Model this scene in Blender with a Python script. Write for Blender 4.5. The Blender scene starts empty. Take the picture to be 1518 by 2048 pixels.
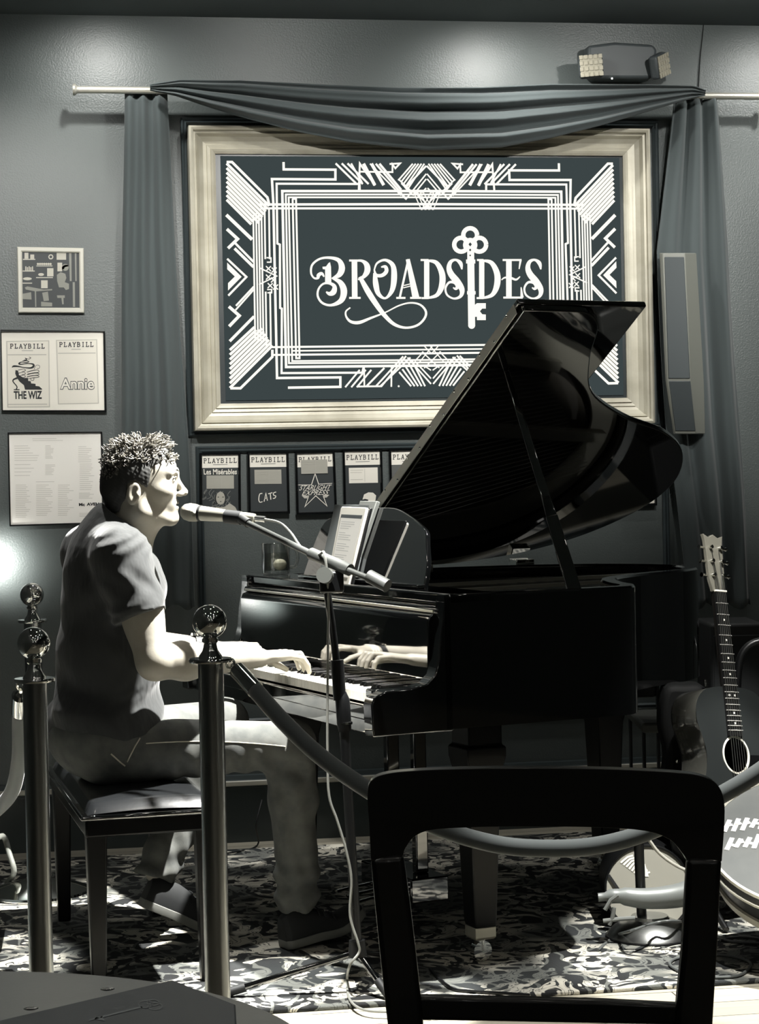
import bpy, bmesh, random
import numpy as np
from math import *
from mathutils import Vector
# ------------------------------------------------------------------ camera
sc = bpy.context.scene
FOC = 4000.0
YAW, PITCH, ROLL = radians(9.0), atan(69/4000), atan(.0205)
CAM = np.array([0, 0, 1.3])
f0 = np.array([sin(YAW), cos(YAW), 0]); r0 = np.array([cos(YAW), -sin(YAW), 0]); u0 = np.array([0, 0, 1.])
cf = cos(PITCH)*f0 - sin(PITCH)*u0; cu_ = sin(PITCH)*f0 + cos(PITCH)*u0
cr = cos(ROLL)*r0 - sin(ROLL)*cu_; cu = sin(ROLL)*r0 + cos(ROLL)*cu_
camd = bpy.data.cameras.new('camera'); camo = bpy.data.objects.new('camera', camd)
sc.collection.objects.link(camo); sc.camera = camo
from mathutils import Matrix
camo.matrix_world = Matrix(((cr[0], cu[0], -cf[0], 0), (cr[1], cu[1], -cf[1], 0), (cr[2], cu[2], -cf[2], 1.3), (0, 0, 0, 1)))
camd.sensor_fit = 'VERTICAL'; camd.sensor_height = 36; camd.lens = FOC/2048*36
camd.clip_start = .05; camd.clip_end = 60

def ray(x, y): return cf + (x-759)/FOC*cr + (1024-y)/FOC*cu
def UD(x, y, d): return CAM + ray(x, y)*d
def hit(x, y, p, n):
    d = ray(x, y); n = np.array(n, float); return CAM + d*(np.dot(np.array(p)-CAM, n)/np.dot(d, n))
def onY(x, y, Y): return hit(x, y, (0, Y, 0), (0, 1, 0))
def onZ(x, y, Z): return hit(x, y, (0, 0, Z), (0, 0, 1))
WALL = 7.17
# piano frame: u along the piano's length, w across from treble to bass
T = radians(25)
eu = cos(T)*r0 + sin(T)*f0; ew = -sin(T)*r0 + cos(T)*f0
O = CAM + .159*r0 + 5.04*f0; O = np.array([O[0], O[1], 0])
def PL(u, w, z): return O + eu*u + ew*w + u0*z
def uw(x, y, w):
    d = hit(x, y, PL(0, w, 0), ew) - O; return d@eu, w, d[2]

# ------------------------------------------------------------------ world, lights, exposure
def col(r, g=None, b=None):
    if g is None: g = b = r
    c = []
    for v in (r, g, b):
        v /= 255.; c.append(v/12.92 if v <= .04045 else ((v+.055)/1.055)**2.4)
    return (*c, 1)
wd = bpy.data.worlds.new('world'); sc.world = wd; wd.use_nodes = True
wd.node_tree.nodes['Background'].inputs[0].default_value = (.55, .62, .64, 1)
wd.node_tree.nodes['Background'].inputs[1].default_value = 0.008
sc.view_settings.view_transform = 'Standard'; sc.view_settings.look = 'None'
sc.view_settings.exposure = 0.0; sc.view_settings.gamma = 1.0; sc.view_settings.use_curve_mapping = False
def spot(name, loc, tgt, power, angle, blend=.3, rad=.04, c=(1, .985, .94)):
    l = bpy.data.lights.new(name, 'SPOT'); l.energy = power; l.spot_size = radians(angle); l.spot_blend = blend
    l.shadow_soft_size = rad; l.color = c
    o = bpy.data.objects.new(name, l); sc.collection.objects.link(o); o.location = Vector(loc)
    o.rotation_euler = (Vector(tgt)-Vector(loc)).to_track_quat('-Z', 'Y').to_euler(); return o
def point(name, loc, power, rad=.05, c=(1, .98, .93)):
    l = bpy.data.lights.new(name, 'POINT'); l.energy = power; l.shadow_soft_size = rad; l.color = c
    o = bpy.data.objects.new(name, l); sc.collection.objects.link(o); o.location = Vector(loc); return o
CEIL = 2.955
def at(lat, d, z): p = CAM + lat*r0 + d*f0; return np.array([p[0], p[1], z])
ZL = CEIL-.05
spot('key_spot', at(.40, 5.42, ZL), PL(-.45, .66, .78), 2200, 36, .3, .03)
spot('front_floor_spot', at(-.22, 4.62, ZL), at(-.20, 4.93, 0), 1500, 18, .2, .02)
spot('right_floor_spot', at(1.25, 4.9, ZL), at(1.2, 5.3, 0), 900, 32, .25, .02)
spot('left_floor_spot', at(-1.32, 5.3, ZL), at(-1.30, 5.35, 0), 1000, 19, .3, .02)
spot('back_floor_spot', at(-.5, 6.85, ZL), at(-.45, 6.97, 0), 90, 14, .3, .02)
spot('front_edge_spot', at(.7, 4.2, ZL), at(.75, 4.50, 0), 420, 34, .3, .02)
for x_, p_, y_ in ((.18, 17, 6.74), (1.60, 20, 6.74), (2.75, 20, 6.7)):
    spot('wall_washer', (x_, y_, ZL), (x_, WALL, 2.0), p_, 150, .8, .02)
for x_ in (.85, 2.2): spot('upper_wall_fill', (x_, 6.25, ZL), (x_, WALL, 2.62), 15, 150, .8, .02)  # added lights without fixtures, lifting the dark upper wall
for x_, p_ in ((-.1, 205), (.85, 185), (1.8, 180), (2.75, 200)):
    spot('picture_spot', (x_, 4.5, ZL), (x_, WALL, 1.88), p_, 35, .75, .02)
spot('guitar_spot', at(1.0, 4.5, ZL), at(1.06, 5.85, 1.08), 460, 17, .5, .02)
spot('table_fill', at(.25, 2.0, ZL), at(.0, 2.15, .75), 90, 30, .5, .03)  # unseen light added to brighten the near table
spot('wall_lamp_light', onY(-20, 1128, WALL-.13), onY(-2, 1128, WALL), 9, 118, 1, .03)
spot('playbill_fill', (.75, 4.9, ZL), (1.02, WALL, 1.30), 85, 25, .5, .02)  # added light, only to brighten the playbill row
spot('piano_fill', at(-.55, 5.3, ZL), PL(.02, 1.25, 1.0), 260, 15, .5, .02)  # added light for the dark mug and glints on the piano edges
spot('left_stage_spot', at(-1.05, 6.2, ZL), PL(-.60, .75, 1.15), 130, 26, .5, .03)
point('room_fill_lamp', at(-.6, 2.4, ZL-.1), .8, .12)
point('room_fill_lamp', at(1.2, 2.6, ZL-.1), .8, .12)
for x_ in (-.4, 1.6): point('rear_fill_light', (x_, -1.2, 2.3), 3, .15)  # unseen lights added behind the camera to brighten the room for reflections

# ------------------------------------------------------------------ materials
MATS = {}
def mat(name, c, rough=.5, metal=0, spec=.5, coat=0, emit=None, estr=1, bump=None, sheen=0, trans=0, ior=1.5, var=None):
    if name in MATS: return MATS[name]
    m = bpy.data.materials.new(name); m.use_nodes = True; nt = m.node_tree; b = nt.nodes['Principled BSDF']
    b.inputs['Base Color'].default_value = c; b.inputs['Roughness'].default_value = rough
    b.inputs['Metallic'].default_value = metal; b.inputs['Specular IOR Level'].default_value = spec
    b.inputs['Coat Weight'].default_value = coat; b.inputs['Coat Roughness'].default_value = .03
    b.inputs['Sheen Weight'].default_value = sheen; b.inputs['IOR'].default_value = ior
    b.inputs['Transmission Weight'].default_value = trans
    if emit: b.inputs['Emission Color'].default_value = emit; b.inputs['Emission Strength'].default_value = estr
    tc = nt.nodes.new('ShaderNodeTexCoord')
    def noise(scale, det=3, stretch=None):
        n = nt.nodes.new('ShaderNodeTexNoise'); n.inputs['Scale'].default_value = scale; n.inputs['Detail'].default_value = det
        if stretch:
            mp = nt.nodes.new('ShaderNodeMapping'); mp.inputs['Scale'].default_value = stretch
            nt.links.new(tc.outputs['Object'], mp.inputs[0]); nt.links.new(mp.outputs[0], n.inputs[0])
        else: nt.links.new(tc.outputs['Object'], n.inputs[0])
        return n
    if bump:
        scale, st, dist = bump[:3]
        n = noise(scale, 3, bump[3] if len(bump) > 3 else None)
        bp = nt.nodes.new('ShaderNodeBump'); bp.inputs['Strength'].default_value = st; bp.inputs['Distance'].default_value = dist
        nt.links.new(n.outputs[0], bp.inputs['Height']); nt.links.new(bp.outputs[0], b.inputs['Normal'])
    if var:
        scale, c2 = var[:2]; n = noise(scale, 4, var[2] if len(var) > 2 else None)
        rp = nt.nodes.new('ShaderNodeValToRGB'); rp.color_ramp.elements[0].position = .35; rp.color_ramp.elements[1].position = .65
        rp.color_ramp.elements[0].color = c; rp.color_ramp.elements[1].color = c2
        nt.links.new(n.outputs[0], rp.inputs[0]); nt.links.new(rp.outputs[0], b.inputs['Base Color'])
    MATS[name] = m; return m
M_wall = mat('wall_paint', col(84, 91, 90), .42, bump=(170, .5, .002), spec=.6)
M_panel = mat('panel_paint', col(56, 62, 63), .5, bump=(90, .2, .001))
M_ceil = mat('ceiling_paint', col(74, 82, 83), .8)
M_trim = mat('trim_paint', col(62, 70, 72), .3)
M_rod = mat('rod_steel', col(215, 213, 202), .38, .75)
M_gold = mat('pale_gilt', col(196, 192, 176), .42, .15, bump=(60, .2, .002), var=(9, col(176, 171, 154)))
M_blk = mat('gloss_black', (.0012, .0013, .0014, 1), .04, spec=.9, ior=1.75, coat=1)
M_blkw = mat('satin_black_wood', (.002, .0022, .0024, 1), .3, spec=.2, bump=(300, .15, .0005, (.05, 1, 1)))
M_key = mat('ivory_white', col(228, 224, 210), .2)
M_ebony = mat('black_key', (.004, .004, .004, 1), .15)
M_chrome = mat('chrome', (.8, .8, .77, 1), .04, 1)
M_chromeb = mat('brushed_chrome', (.46, .47, .46, 1), .27, 1)
M_plate = mat('iron_plate', col(140, 139, 128), .42, .35)
M_curt = mat('curtain_velvet', col(66, 74, 75), .85, sheen=.2, bump=(400, .15, .0006))
M_rope = mat('rope_velvet', col(92, 98, 98), .9, sheen=.6)
M_dark = mat('dark_matte', col(20, 22, 23), .6)
M_black = mat('black_satin', col(9, 10, 11), .35)
M_paper = mat('white_paper', col(240, 236, 225), .55)
M_ink = mat('black_ink', col(26, 30, 32), .6)
M_greyp = mat('grey_paper', col(168, 166, 156), .6)
M_greyink = mat('grey_ink', col(176, 174, 166), .6)
M_cover = mat('dark_cover', col(42, 48, 50), .5)
M_frame = mat('black_frame', col(10, 12, 13), .15, spec=.8)
M_wfr = mat('white_frame', col(206, 204, 192), .4)
M_skin = mat('skin', col(158, 153, 141), .5, bump=(180, .25, .0008), var=(14, col(142, 137, 126)))
M_hair = mat('hair', col(74, 71, 65), .45, spec=.6, var=(60, col(124, 120, 110)))
M_hairs = mat('hair_side', col(46, 46, 44), .55)
M_shirt = mat('shirt_cotton', col(42, 44, 44), .85, sheen=.2, bump=(16, .55, .016, (1, 1, .45)))
M_jean = mat('jean_denim', col(98, 99, 95), .9, bump=(500, .4, .0006), var=(22, col(78, 80, 78)))
M_stitch = mat('pale_stitch', col(205, 200, 182), .7)
M_sole = mat('shoe_sole', col(120, 121, 116), .5)
M_shoe = mat('shoe_upper', col(30, 32, 33), .7)

# ------------------------------------------------------------------ mesh helpers
col_ = sc.collection
class MB:
    def __init__(s): s.v = []; s.f = []; s.m = []; s.cur = 0
    def add(s, vs, fs):
        n = len(s.v); s.v += [tuple(map(float, p)) for p in vs]
        s.f += [tuple(i+n for i in f) for f in fs]; s.m += [s.cur]*len(fs); return s
    def box(s, a, b, fr=None):
        """axis box from corner a to b in frame fr (function of 3 numbers)"""
        P = [(x, y, z) for z in (a[2], b[2]) for y in (a[1], b[1]) for x in (a[0], b[0])]
        if fr: P = [fr(*p) for p in P]
        return s.add(P, [(0, 2, 3, 1), (4, 5, 7, 6), (0, 1, 5, 4), (2, 6, 7, 3), (0, 4, 6, 2), (1, 3, 7, 5)])
    def prism(s, poly, vec):
        vec = np.array(vec, float); n = len(poly); P = [np.array(p, float) for p in poly]
        return s.add(P+[p+vec for p in P], [tuple(range(n-1, -1, -1)), tuple(range(n, 2*n))] + [(i, (i+1) % n, n+(i+1) % n, n+i) for i in range(n)])
    def loft(s, rings, cap=True, close=True):
        n = len(rings[0]); P = [p for r in rings for p in r]; fs = []
        for k in range(len(rings)-1):
            for i in range(n if close else n-1):
                j = (i+1) % n; fs.append((k*n+i, k*n+j, (k+1)*n+j, (k+1)*n+i))
        if cap and close: fs += [tuple(range(n-1, -1, -1)), tuple(range((len(rings)-1)*n, len(rings)*n))]
        return s.add(P, fs)
    def tube(s, pts, r, n=12, cap=True, flat=1.0):
        pts = [np.array(p, float) for p in pts]; K = len(pts)
        rs = [r]*K if np.isscalar(r) else list(r); rings = []; X = None
        for i, p in enumerate(pts):
            t = pts[min(i+1, K-1)] - pts[max(i-1, 0)]; L = np.linalg.norm(t); t = t/L if L > 1e-9 else np.array([0, 0, 1.])
            if X is None:
                a = np.array([0, 0, 1.]) if abs(t[2]) < .9 else np.array([1., 0, 0]); X = np.cross(a, t)
            X = X - t*(X@t); X /= np.linalg.norm(X); Y = np.cross(t, X)
            rings.append([p + rs[i]*(cos(q)*X + flat*sin(q)*Y) for q in np.linspace(0, 2*pi, n, endpoint=False)])
        return s.loft(rings, cap)
    def lathe(s, c, prof, n=32, ax=(0, 0, 1), cap=True):
        ax = np.array(ax, float); ax /= np.linalg.norm(ax); a = np.array([1., 0, 0]) if abs(ax[0]) < .9 else np.array([0, 1., 0])
        X = np.cross(a, ax); X /= np.linalg.norm(X); Y = np.cross(ax, X); c = np.array(c, float)
        return s.loft([[c + ax*h + max(r, 1e-5)*(cos(q)*X + sin(q)*Y) for q in np.linspace(0, 2*pi, n, endpoint=False)] for r, h in prof], cap)
    def ball(s, c, r, n=20, m=12, sc_=(1, 1, 1)):
        c = np.array(c, float)
        return s.loft([[c + np.array([r*sin(t)*cos(q)*sc_[0], r*sin(t)*sin(q)*sc_[1], -r*cos(t)*sc_[2]]) for q in np.linspace(0, 2*pi, n, endpoint=False)]
                       for t in np.linspace(.02, pi-.02, m)])
    def grid(s, fn, nu, nv):
        P = [fn(i/nu, j/nv) for j in range(nv+1) for i in range(nu+1)]
        return s.add(P, [(j*(nu+1)+i, j*(nu+1)+i+1, (j+1)*(nu+1)+i+1, (j+1)*(nu+1)+i) for j in range(nv) for i in range(nu)])
    def build(s, name, m, parent=None, smooth=False, bevel=0, label=None, cat=None, group=None, kind=None, bseg=2):
        me = bpy.data.meshes.new(name)
        if not s.v: raise Exception('empty '+name)
        V = np.array(s.v)
        org = ploc(parent) if parent else np.array([(V[:, 0].min()+V[:, 0].max())/2, (V[:, 1].min()+V[:, 1].max())/2, V[:, 2].min()])
        me.from_pydata((V-org).tolist(), [], s.f)
        for mm in (m if isinstance(m, (list, tuple)) else [m]): me.materials.append(mm)
        if isinstance(m, (list, tuple)): me.polygons.foreach_set('material_index', s.m)
        bm = bmesh.new(); bm.from_mesh(me); bmesh.ops.recalc_face_normals(bm, faces=bm.faces); bm.to_mesh(me); bm.free()
        if smooth:
            me.polygons.foreach_set('use_smooth', [True]*len(me.polygons))
            try: me.set_sharp_from_angle(angle=radians(40 if smooth is True else smooth))
            except Exception: pass
        o = bpy.data.objects.new(name, me); col_.objects.link(o)
        if parent: o.parent = parent
        else: o.location = Vector(org)
        if bevel:
            b = o.modifiers.new('b', 'BEVEL'); b.width = bevel; b.segments = bseg; b.limit_method = 'ANGLE'; b.angle_limit = radians(35); b.harden_normals = False
            if not smooth:
                me.polygons.foreach_set('use_smooth', [True]*len(me.polygons))
                try: me.set_sharp_from_angle(angle=radians(30))
                except Exception: pass
        return tag(o, label, cat, group, kind)
def ploc(o):
    p = np.zeros(3)
    while o: p = p + np.array(o.location); o = o.parent
    return p
def tag(o, label=None, cat=None, group=None, kind=None):
    for k, v in (('label', label), ('category', cat), ('group', group), ('kind', kind)):
        if v: o[k] = v
    return o
def thing(name, loc, label, cat, group=None):
    o = bpy.data.objects.new(name, None); o.empty_display_size = .05; col_.objects.link(o); o.location = Vector(loc)
    return tag(o, label, cat, group)
def dup(root, loc, label, scale=1, rz=0):
    def cp(o, par):
        c = o.copy(); col_.objects.link(c); c.parent = par
        for ch in o.children: cp(ch, c)
        return c
    c = cp(root, None); c.location = Vector(loc); c.scale = (scale,)*3; c.rotation_euler = (0, 0, rz); c['label'] = label; return c
def smooth_pts(P, k=6, closed=False):
    P = [np.array(p, float) for p in P]; n = len(P); out = []
    for i in range(n if closed else n-1):
        g = (lambda j: P[j % n]) if closed else (lambda j: P[min(max(j, 0), n-1)])
        a, b, c, d = g(i-1), g(i), g(i+1), g(i+2)
        for t in np.arange(k)/k: out.append(.5*((2*b)+(-a+c)*t+(2*a-5*b+4*c-d)*t*t+(-a+3*b-3*c+d)*t**3))
    if not closed: out.append(P[-1])
    return out
def rib(mb, pts, w, to3, k=0):
    """flat stroke: pts in picture units (x,y[,w]) with width w, mapped by to3"""
    P = [np.array(p[:2], float) for p in pts]; W = [p[2] if len(p) > 2 else w for p in pts]
    if k:
        Q = smooth_pts([np.array([p[0], p[1], q]) for p, q in zip(P, W)], k); P = [q[:2] for q in Q]; W = [q[2] for q in Q]
    L = []; R = []
    for i, p in enumerate(P):
        a = P[max(i-1, 0)]; b = P[min(i+1, len(P)-1)]
        if k or i in (0, len(P)-1): t = b-a; t /= (np.linalg.norm(t)+1e-9); nn = np.array([-t[1], t[0]]); L.append(p+nn*W[i]/2); R.append(p-nn*W[i]/2)
        else:
            t1 = p-a; t1 /= np.linalg.norm(t1)+1e-9; t2 = b-p; t2 /= np.linalg.norm(t2)+1e-9
            nn = np.array([-(t1+t2)[1], (t1+t2)[0]]); nn /= np.linalg.norm(nn)+1e-9; s_ = 1/max(.35, abs(nn@np.array([-t1[1], t1[0]])))
            L.append(p+nn*W[i]/2*s_); R.append(p-nn*W[i]/2*s_)
    n = len(P); mb.add([to3(*q) for q in L]+[to3(*q) for q in R], [(i, i+1, n+i+1, n+i) for i in range(n-1)])
def poly(mb, pts, to3): mb.add([to3(*p) for p in pts], [tuple(range(len(pts)))])
def disc(mb, c, r, to3, n=20, ry=None): poly(mb, [(c[0]+r*cos(q), c[1]+(ry or r)*sin(q)) for q in np.linspace(0, 2*pi, n, endpoint=False)], to3)
def text(mb, s, quad, to3, bold=0, shear=0, font_h=False):
    """built-in outline font fitted into a picture quad TL,TR,BR,BL"""
    cuv = bpy.data.curves.new('t', 'FONT'); cuv.body = s; cuv.offset = bold; cuv.shear = shear; cuv.resolution_u = 3
    o = bpy.data.objects.new('t', cuv); col_.objects.link(o)
    bpy.context.view_layer.update(); dg = bpy.context.evaluated_depsgraph_get(); me = bpy.data.meshes.new_from_object(o.evaluated_get(dg))
    V = np.array([v.co[:2] for v in me.vertices]); mn = V.min(0); mx = V.max(0); V = (V-mn)/(mx-mn)
    tl, tr, br, bl = [np.array(q, float) for q in quad]
    P = [(tl*(1-a)+tr*a)*b + (bl*(1-a)+br*a)*(1-b) for a, b in V]
    mb.add([to3(*p) for p in P], [tuple(f.vertices) for f in me.polygons])
    bpy.data.objects.remove(o); bpy.data.meshes.remove(me); bpy.data.curves.remove(cuv)
SER = {'P': ([(.2, 0), (.2, 1)], [(.2, .97), (.62, .97), (.8, .86), (.8, .62), (.62, .5), (.2, .5)], [(0, .03), (.45, .03)], [(0, .97), (.3, .97)]),
 'L': ([(.25, 0), (.25, 1)], [(0, .97), (.5, .97)], [(0, .03), (.85, .03)], [(.84, 0), (.84, .28)]),
 'A': ([(.15, 0), (.5, 1)], [(.5, 1), (.85, 0)], [(.25, .35), (.75, .35)], [(0, .03), (.32, .03)], [(.66, .03), (1, .03)]),
 'Y': ([(.12, 1), (.5, .5)], [(.88, 1), (.5, .5)], [(.5, .5), (.5, 0)], [(0, .97), (.3, .97)], [(.7, .97), (1, .97)], [(.3, .03), (.7, .03)]),
 'B': ([(.2, 0), (.2, 1)], [(.2, .97), (.6, .97), (.75, .86), (.75, .64), (.6, .53), (.2, .53)], [(.6, .53), (.82, .42), (.82, .14), (.62, .03), (0, .03)], [(0, .97), (.3, .97)]),
 'I': ([(.5, 0), (.5, 1)], [(.25, .97), (.75, .97)], [(.25, .03), (.75, .03)])}
def serif(mb, s, x0, x1, y0a, y0b, h, to3, w=1.6):
    n = len(s); cw = (x1-x0)/n
    for i, ch in enumerate(s):
        xa = x0+cw*i+cw*.1; yt = y0a+(y0b-y0a)*(i+.5)/n
        for st in SER[ch]: rib(mb, [(xa+p[0]*cw*.8, yt+(1-p[1])*h) for p in st], w, to3)
# ------------------------------------------------------------------ room shell
def wood_floor():
    m = bpy.data.materials.new('pale_plank_floor'); m.use_nodes = True; nt = m.node_tree; b = nt.nodes['Principled BSDF']
    tc = nt.nodes.new('ShaderNodeTexCoord'); mp = nt.nodes.new('ShaderNodeMapping'); nt.links.new(tc.outputs['Object'], mp.inputs[0])
    br = nt.nodes.new('ShaderNodeTexBrick'); br.inputs['Scale'].default_value = 1; br.inputs['Brick Width'].default_value = 1.4; br.inputs['Row Height'].default_value = .12
    br.inputs['Mortar Size'].default_value = .002; br.inputs['Color1'].default_value = col(196, 190, 172); br.inputs['Color2'].default_value = col(170, 165, 150); br.inputs['Mortar'].default_value = col(80, 78, 70)
    nt.links.new(mp.outputs[0], br.inputs[0])
    n = nt.nodes.new('ShaderNodeTexNoise'); mp2 = nt.nodes.new('ShaderNodeMapping'); mp2.inputs['Scale'].default_value = (2, 40, 1)
    nt.links.new(tc.outputs['Object'], mp2.inputs[0]); nt.links.new(mp2.outputs[0], n.inputs[0]); n.inputs['Scale'].default_value = 2
    mx = nt.nodes.new('ShaderNodeMixRGB'); mx.blend_type = 'MULTIPLY'; mx.inputs[0].default_value = .35
    nt.links.new(br.outputs[0], mx.inputs[1]); nt.links.new(n.outputs[0], mx.inputs[2]); nt.links.new(mx.outputs[0], b.inputs['Base Color'])
    b.inputs['Roughness'].default_value = .35; return m
def carpet_mat():
    m = bpy.data.materials.new('leaf_pattern_carpet'); m.use_nodes = True; nt = m.node_tree; b = nt.nodes['Principled BSDF']; L = nt.links.new
    tc = nt.nodes.new('ShaderNodeTexCoord')
    def N(t): return nt.nodes.new(t)
    def noise(s, d=2, dist=0, off=(0, 0, 0)):
        mp = N('ShaderNodeMapping'); mp.inputs['Location'].default_value = off; n = N('ShaderNodeTexNoise'); L(tc.outputs['Object'], mp.inputs[0]); L(mp.outputs[0], n.inputs[0])
        n.inputs['Scale'].default_value = s; n.inputs['Detail'].default_value = d; n.inputs['Distortion'].default_value = dist; return n
    def ramp(src, stops):
        r = N('ShaderNodeValToRGB'); e = r.color_ramp.elements; e[0].position, e[0].color = stops[0]; e[1].position, e[1].color = stops[-1]
        for p, c in stops[1:-1]: x = e.new(p); x.color = c
        L(src, r.inputs[0]); return r
    K = (0, 0, 0, 1); W = (1, 1, 1, 1)
    leaf = ramp(noise(7.2, 1.3, 3.0).outputs[0], [(.50, K), (.515, W)])
    vein = ramp(noise(7.2, 1.3, 3.0).outputs[0], [(.575, K), (.58, W), (.592, W), (.597, K)])
    wv = N('ShaderNodeTexWave'); wv.inputs['Scale'].default_value = 4.6; wv.inputs['Distortion'].default_value = 9; wv.inputs['Detail'].default_value = 1.4; wv.inputs['Detail Scale'].default_value = 1.6
    L(tc.outputs['Object'], wv.inputs[0]); stem = ramp(wv.outputs[0], [(.90, K), (.93, W)])
    base = ramp(noise(3.3, 2).outputs[0], [(.4, col(14, 16, 17)), (.6, col(30, 34, 35))])
    tone = ramp(noise(4.5, 1, 0, (3, 5, 0)).outputs[0], [(.42, col(92, 94, 90)), (.55, col(192, 188, 175))])
    m1 = N('ShaderNodeMixRGB'); L(stem.outputs[0], m1.inputs[0]); L(base.outputs[0], m1.inputs[1]); m1.inputs[2].default_value = col(84, 86, 82)
    m2 = N('ShaderNodeMixRGB'); L(leaf.outputs[0], m2.inputs[0]); L(m1.outputs[0], m2.inputs[1]); L(tone.outputs[0], m2.inputs[2])
    m3 = N('ShaderNodeMixRGB'); L(vein.outputs[0], m3.inputs[0]); L(m2.outputs[0], m3.inputs[1]); m3.inputs[2].default_value = col(36, 40, 41)
    L(m3.outputs[0], b.inputs['Base Color']); b.inputs['Roughness'].default_value = .95
    bp = N('ShaderNodeBump'); bp.inputs['Strength'].default_value = .5; bp.inputs['Distance'].default_value = .003; L(noise(260).outputs[0], bp.inputs['Height']); L(bp.outputs[0], b.inputs['Normal']); return m
X0, X1, Y0 = -.85, 5.2, -2.6
S = dict(kind='structure')
MB().box((X0, Y0, -.1), (X1, WALL, 0)).build('floor', wood_floor(), **S)
MB().box((X0, WALL, -.1), (X1, WALL+.12, CEIL)).build('wall_back', M_wall, **S)
MB().box((X0-.12, Y0, -.1), (X0, WALL+.12, CEIL)).build('wall_left', M_panel, **S)  # out of view; set close and dark to darken the fallboard's reflection
MB().box((X1, Y0, -.1), (X1+.12, WALL+.12, CEIL)).build('wall_right', M_wall, **S)
MB().box((X0-.12, Y0-.12, -.1), (X1+.12, Y0, CEIL)).build('wall_front', M_wall, **S)
MB().box((X0-.12, Y0-.12, CEIL), (X1+.12, WALL+.12, CEIL+.1)).build('ceiling', M_ceil, **S)
b = MB()
b.loft([[(x, WALL-d, z) for d, z in ((0, .0), (.016, .0), (.016, .196), (.022, .198), (.022, .203), (.028, .205), (.03, .222), (.02, .226), (.014, .24), (0, .243))] for x in (X0, X1)])
b.build('baseboard_back', mat('baseboard_paint', col(58, 66, 67), .3), **S)
b = MB(); b.box((X0, WALL-.036, .2055), (X1, WALL-.02, .2235)); b.build('trim_2', mat('trim_strip', col(186, 184, 172), .3), bevel=.003, **S)
def panel_ring(q, name):
    mb = MB(); x0, x1, z0, z1 = q; prof = ((0, .002), (0, .012), (.006, .018), (.012, .012), (.018, .02), (.024, .012), (.024, .002))
    rings = []
    for sx, sz in ((0, 0), (1, 0), (1, 1), (0, 1), (0, 0)):
        rings.append([((x1-d if sx else x0+d), WALL-h, (z1-d if sz else z0+d)) for d, h in prof])
    mb.loft(rings, cap=False); mb.build(name, M_trim, **S)
a = onY(361, 236, WALL); c_ = onY(1326, 880, WALL); panel_ring((a[0], c_[0], onY(700, 868, WALL)[2], a[2]), 'trim_3')
a = onY(391, 893, WALL); c_ = onY(1345, 1480, WALL); panel_ring((a[0], c_[0], .42, a[2]), 'trim_4')
MB().box((X0+.05, 4.83, 0), (4.4, 6.97, .012)).build('stage_carpet', carpet_mat(), label='black and white leaf-patterned carpet under the piano, ending at the pale wooden floor', cat='carpet', bevel=.004)
# round downlights in the ceiling (they show as sparkles in the chrome balls and on the lacquer)
M_lamp = mat('lamp_glow', col(255, 250, 235), .5, emit=(1, .95, .85, 1), estr=46)
def downlight(p):
    t = thing('ceiling_light', p, None, 'light', 'round downlights set in the ceiling')
    t['label'] = 'small round downlight set flush in the dark ceiling'
    MB().lathe((p[0], p[1], CEIL-.012), [(.048, .012), (.062, .012), (.062, .0), (.048, -.002)], 24, cap=False).build('trim_ring', M_chromeb, t, smooth=True)
    MB().lathe((p[0], p[1], CEIL-.006), [(.046, .006), (.046, 0), (0, -.001)], 20).build('lens', M_lamp, t)
for la, d in ((.10, 5.95), (-.22, 4.75), (1.25, 4.9), (-1.3, 5.3), (.7, 4.2), (-.6, 2.4), (1.2, 2.6), (-1.2, 3.4), (.8, 3.2), (2.0, 3.4), (-2.0, 3.2), (-.9, 1.2), (.6, 1.0), (-.2, -.6), (1.2, -.5), (-1.4, 2.2), (.2, 2.1), (1.7, 1.6), (-1.9, .6), (0, 3.4), (-.5, .2), (1.9, .6), (-1.1, -1.4), (.5, -1.5), (2.4, -1)):
    p = at(la, d, CEIL)
    if Y0 < p[1] < WALL-.5 and p[0] > X0+.1: downlight(p)

# ------------------------------------------------------------------ gilt frame and screen
ix0, ix1, iz0, iz1 = .560, 2.062, 1.570, 2.465
mb = MB(); rings = []
prof = ((-.004, .0), (-.004, .05), (.004, .055), (.012, .058), (.0135, .05), (.026, .053), (.0275, .046), (.040, .049), (.055, .060), (.064, .076), (.0655, .068), (.074, .070), (.0755, .083), (.083, .087), (.090, .083), (.092, .07), (.092, .004))
for sx, sz in ((0, 0), (1, 0), (1, 1), (0, 1), (0, 0)):
    rings.append([((ix1+d if sx else ix0-d), WALL-h, (iz1+d if sz else iz0-d)) for d, h in prof])
mb.loft(rings, cap=False).build('picture_frame', M_gold, label='large pale gilt moulded frame hung around the lit wall screen', cat='frame')
YS = WALL-.044
tv = thing('television', ((ix0+ix1)/2, YS, iz0), 'wall screen inside the gilt frame showing BROADSIDES and a key', 'screen')
MB().box((ix0+.003, YS+.004, iz0+.003), (ix1-.003, WALL-.004, iz1-.003)).build('casing', mat('bezel', col(46, 53, 55), .35), tv)
def em(name, r, g, b_, s=1): return mat(name, (0, 0, 0, 1), .6, spec=0, emit=col(r, g, b_), estr=s)
M_scr = em('screen_dark', 60, 69, 70); M_gl = em('screen_light', 252, 249, 238, 1.12)
def T3(x, y): p = onY(x, y, YS); return p
sx0, sz1 = T3(441, 312)[0], T3(441, 312)[2]; sx1, sz0 = T3(1247, 786)[0], T3(1247, 790)[2]
MB().box((sx0, YS, sz0), (sx1, YS+.003, sz1)).build('display', M_scr, tv)
YG = YS-.0012
def G3(x, y): return onY(x, y, YG)
XC = (G3(449, 550)[0]+G3(1238.5, 550)[0])/2
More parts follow.
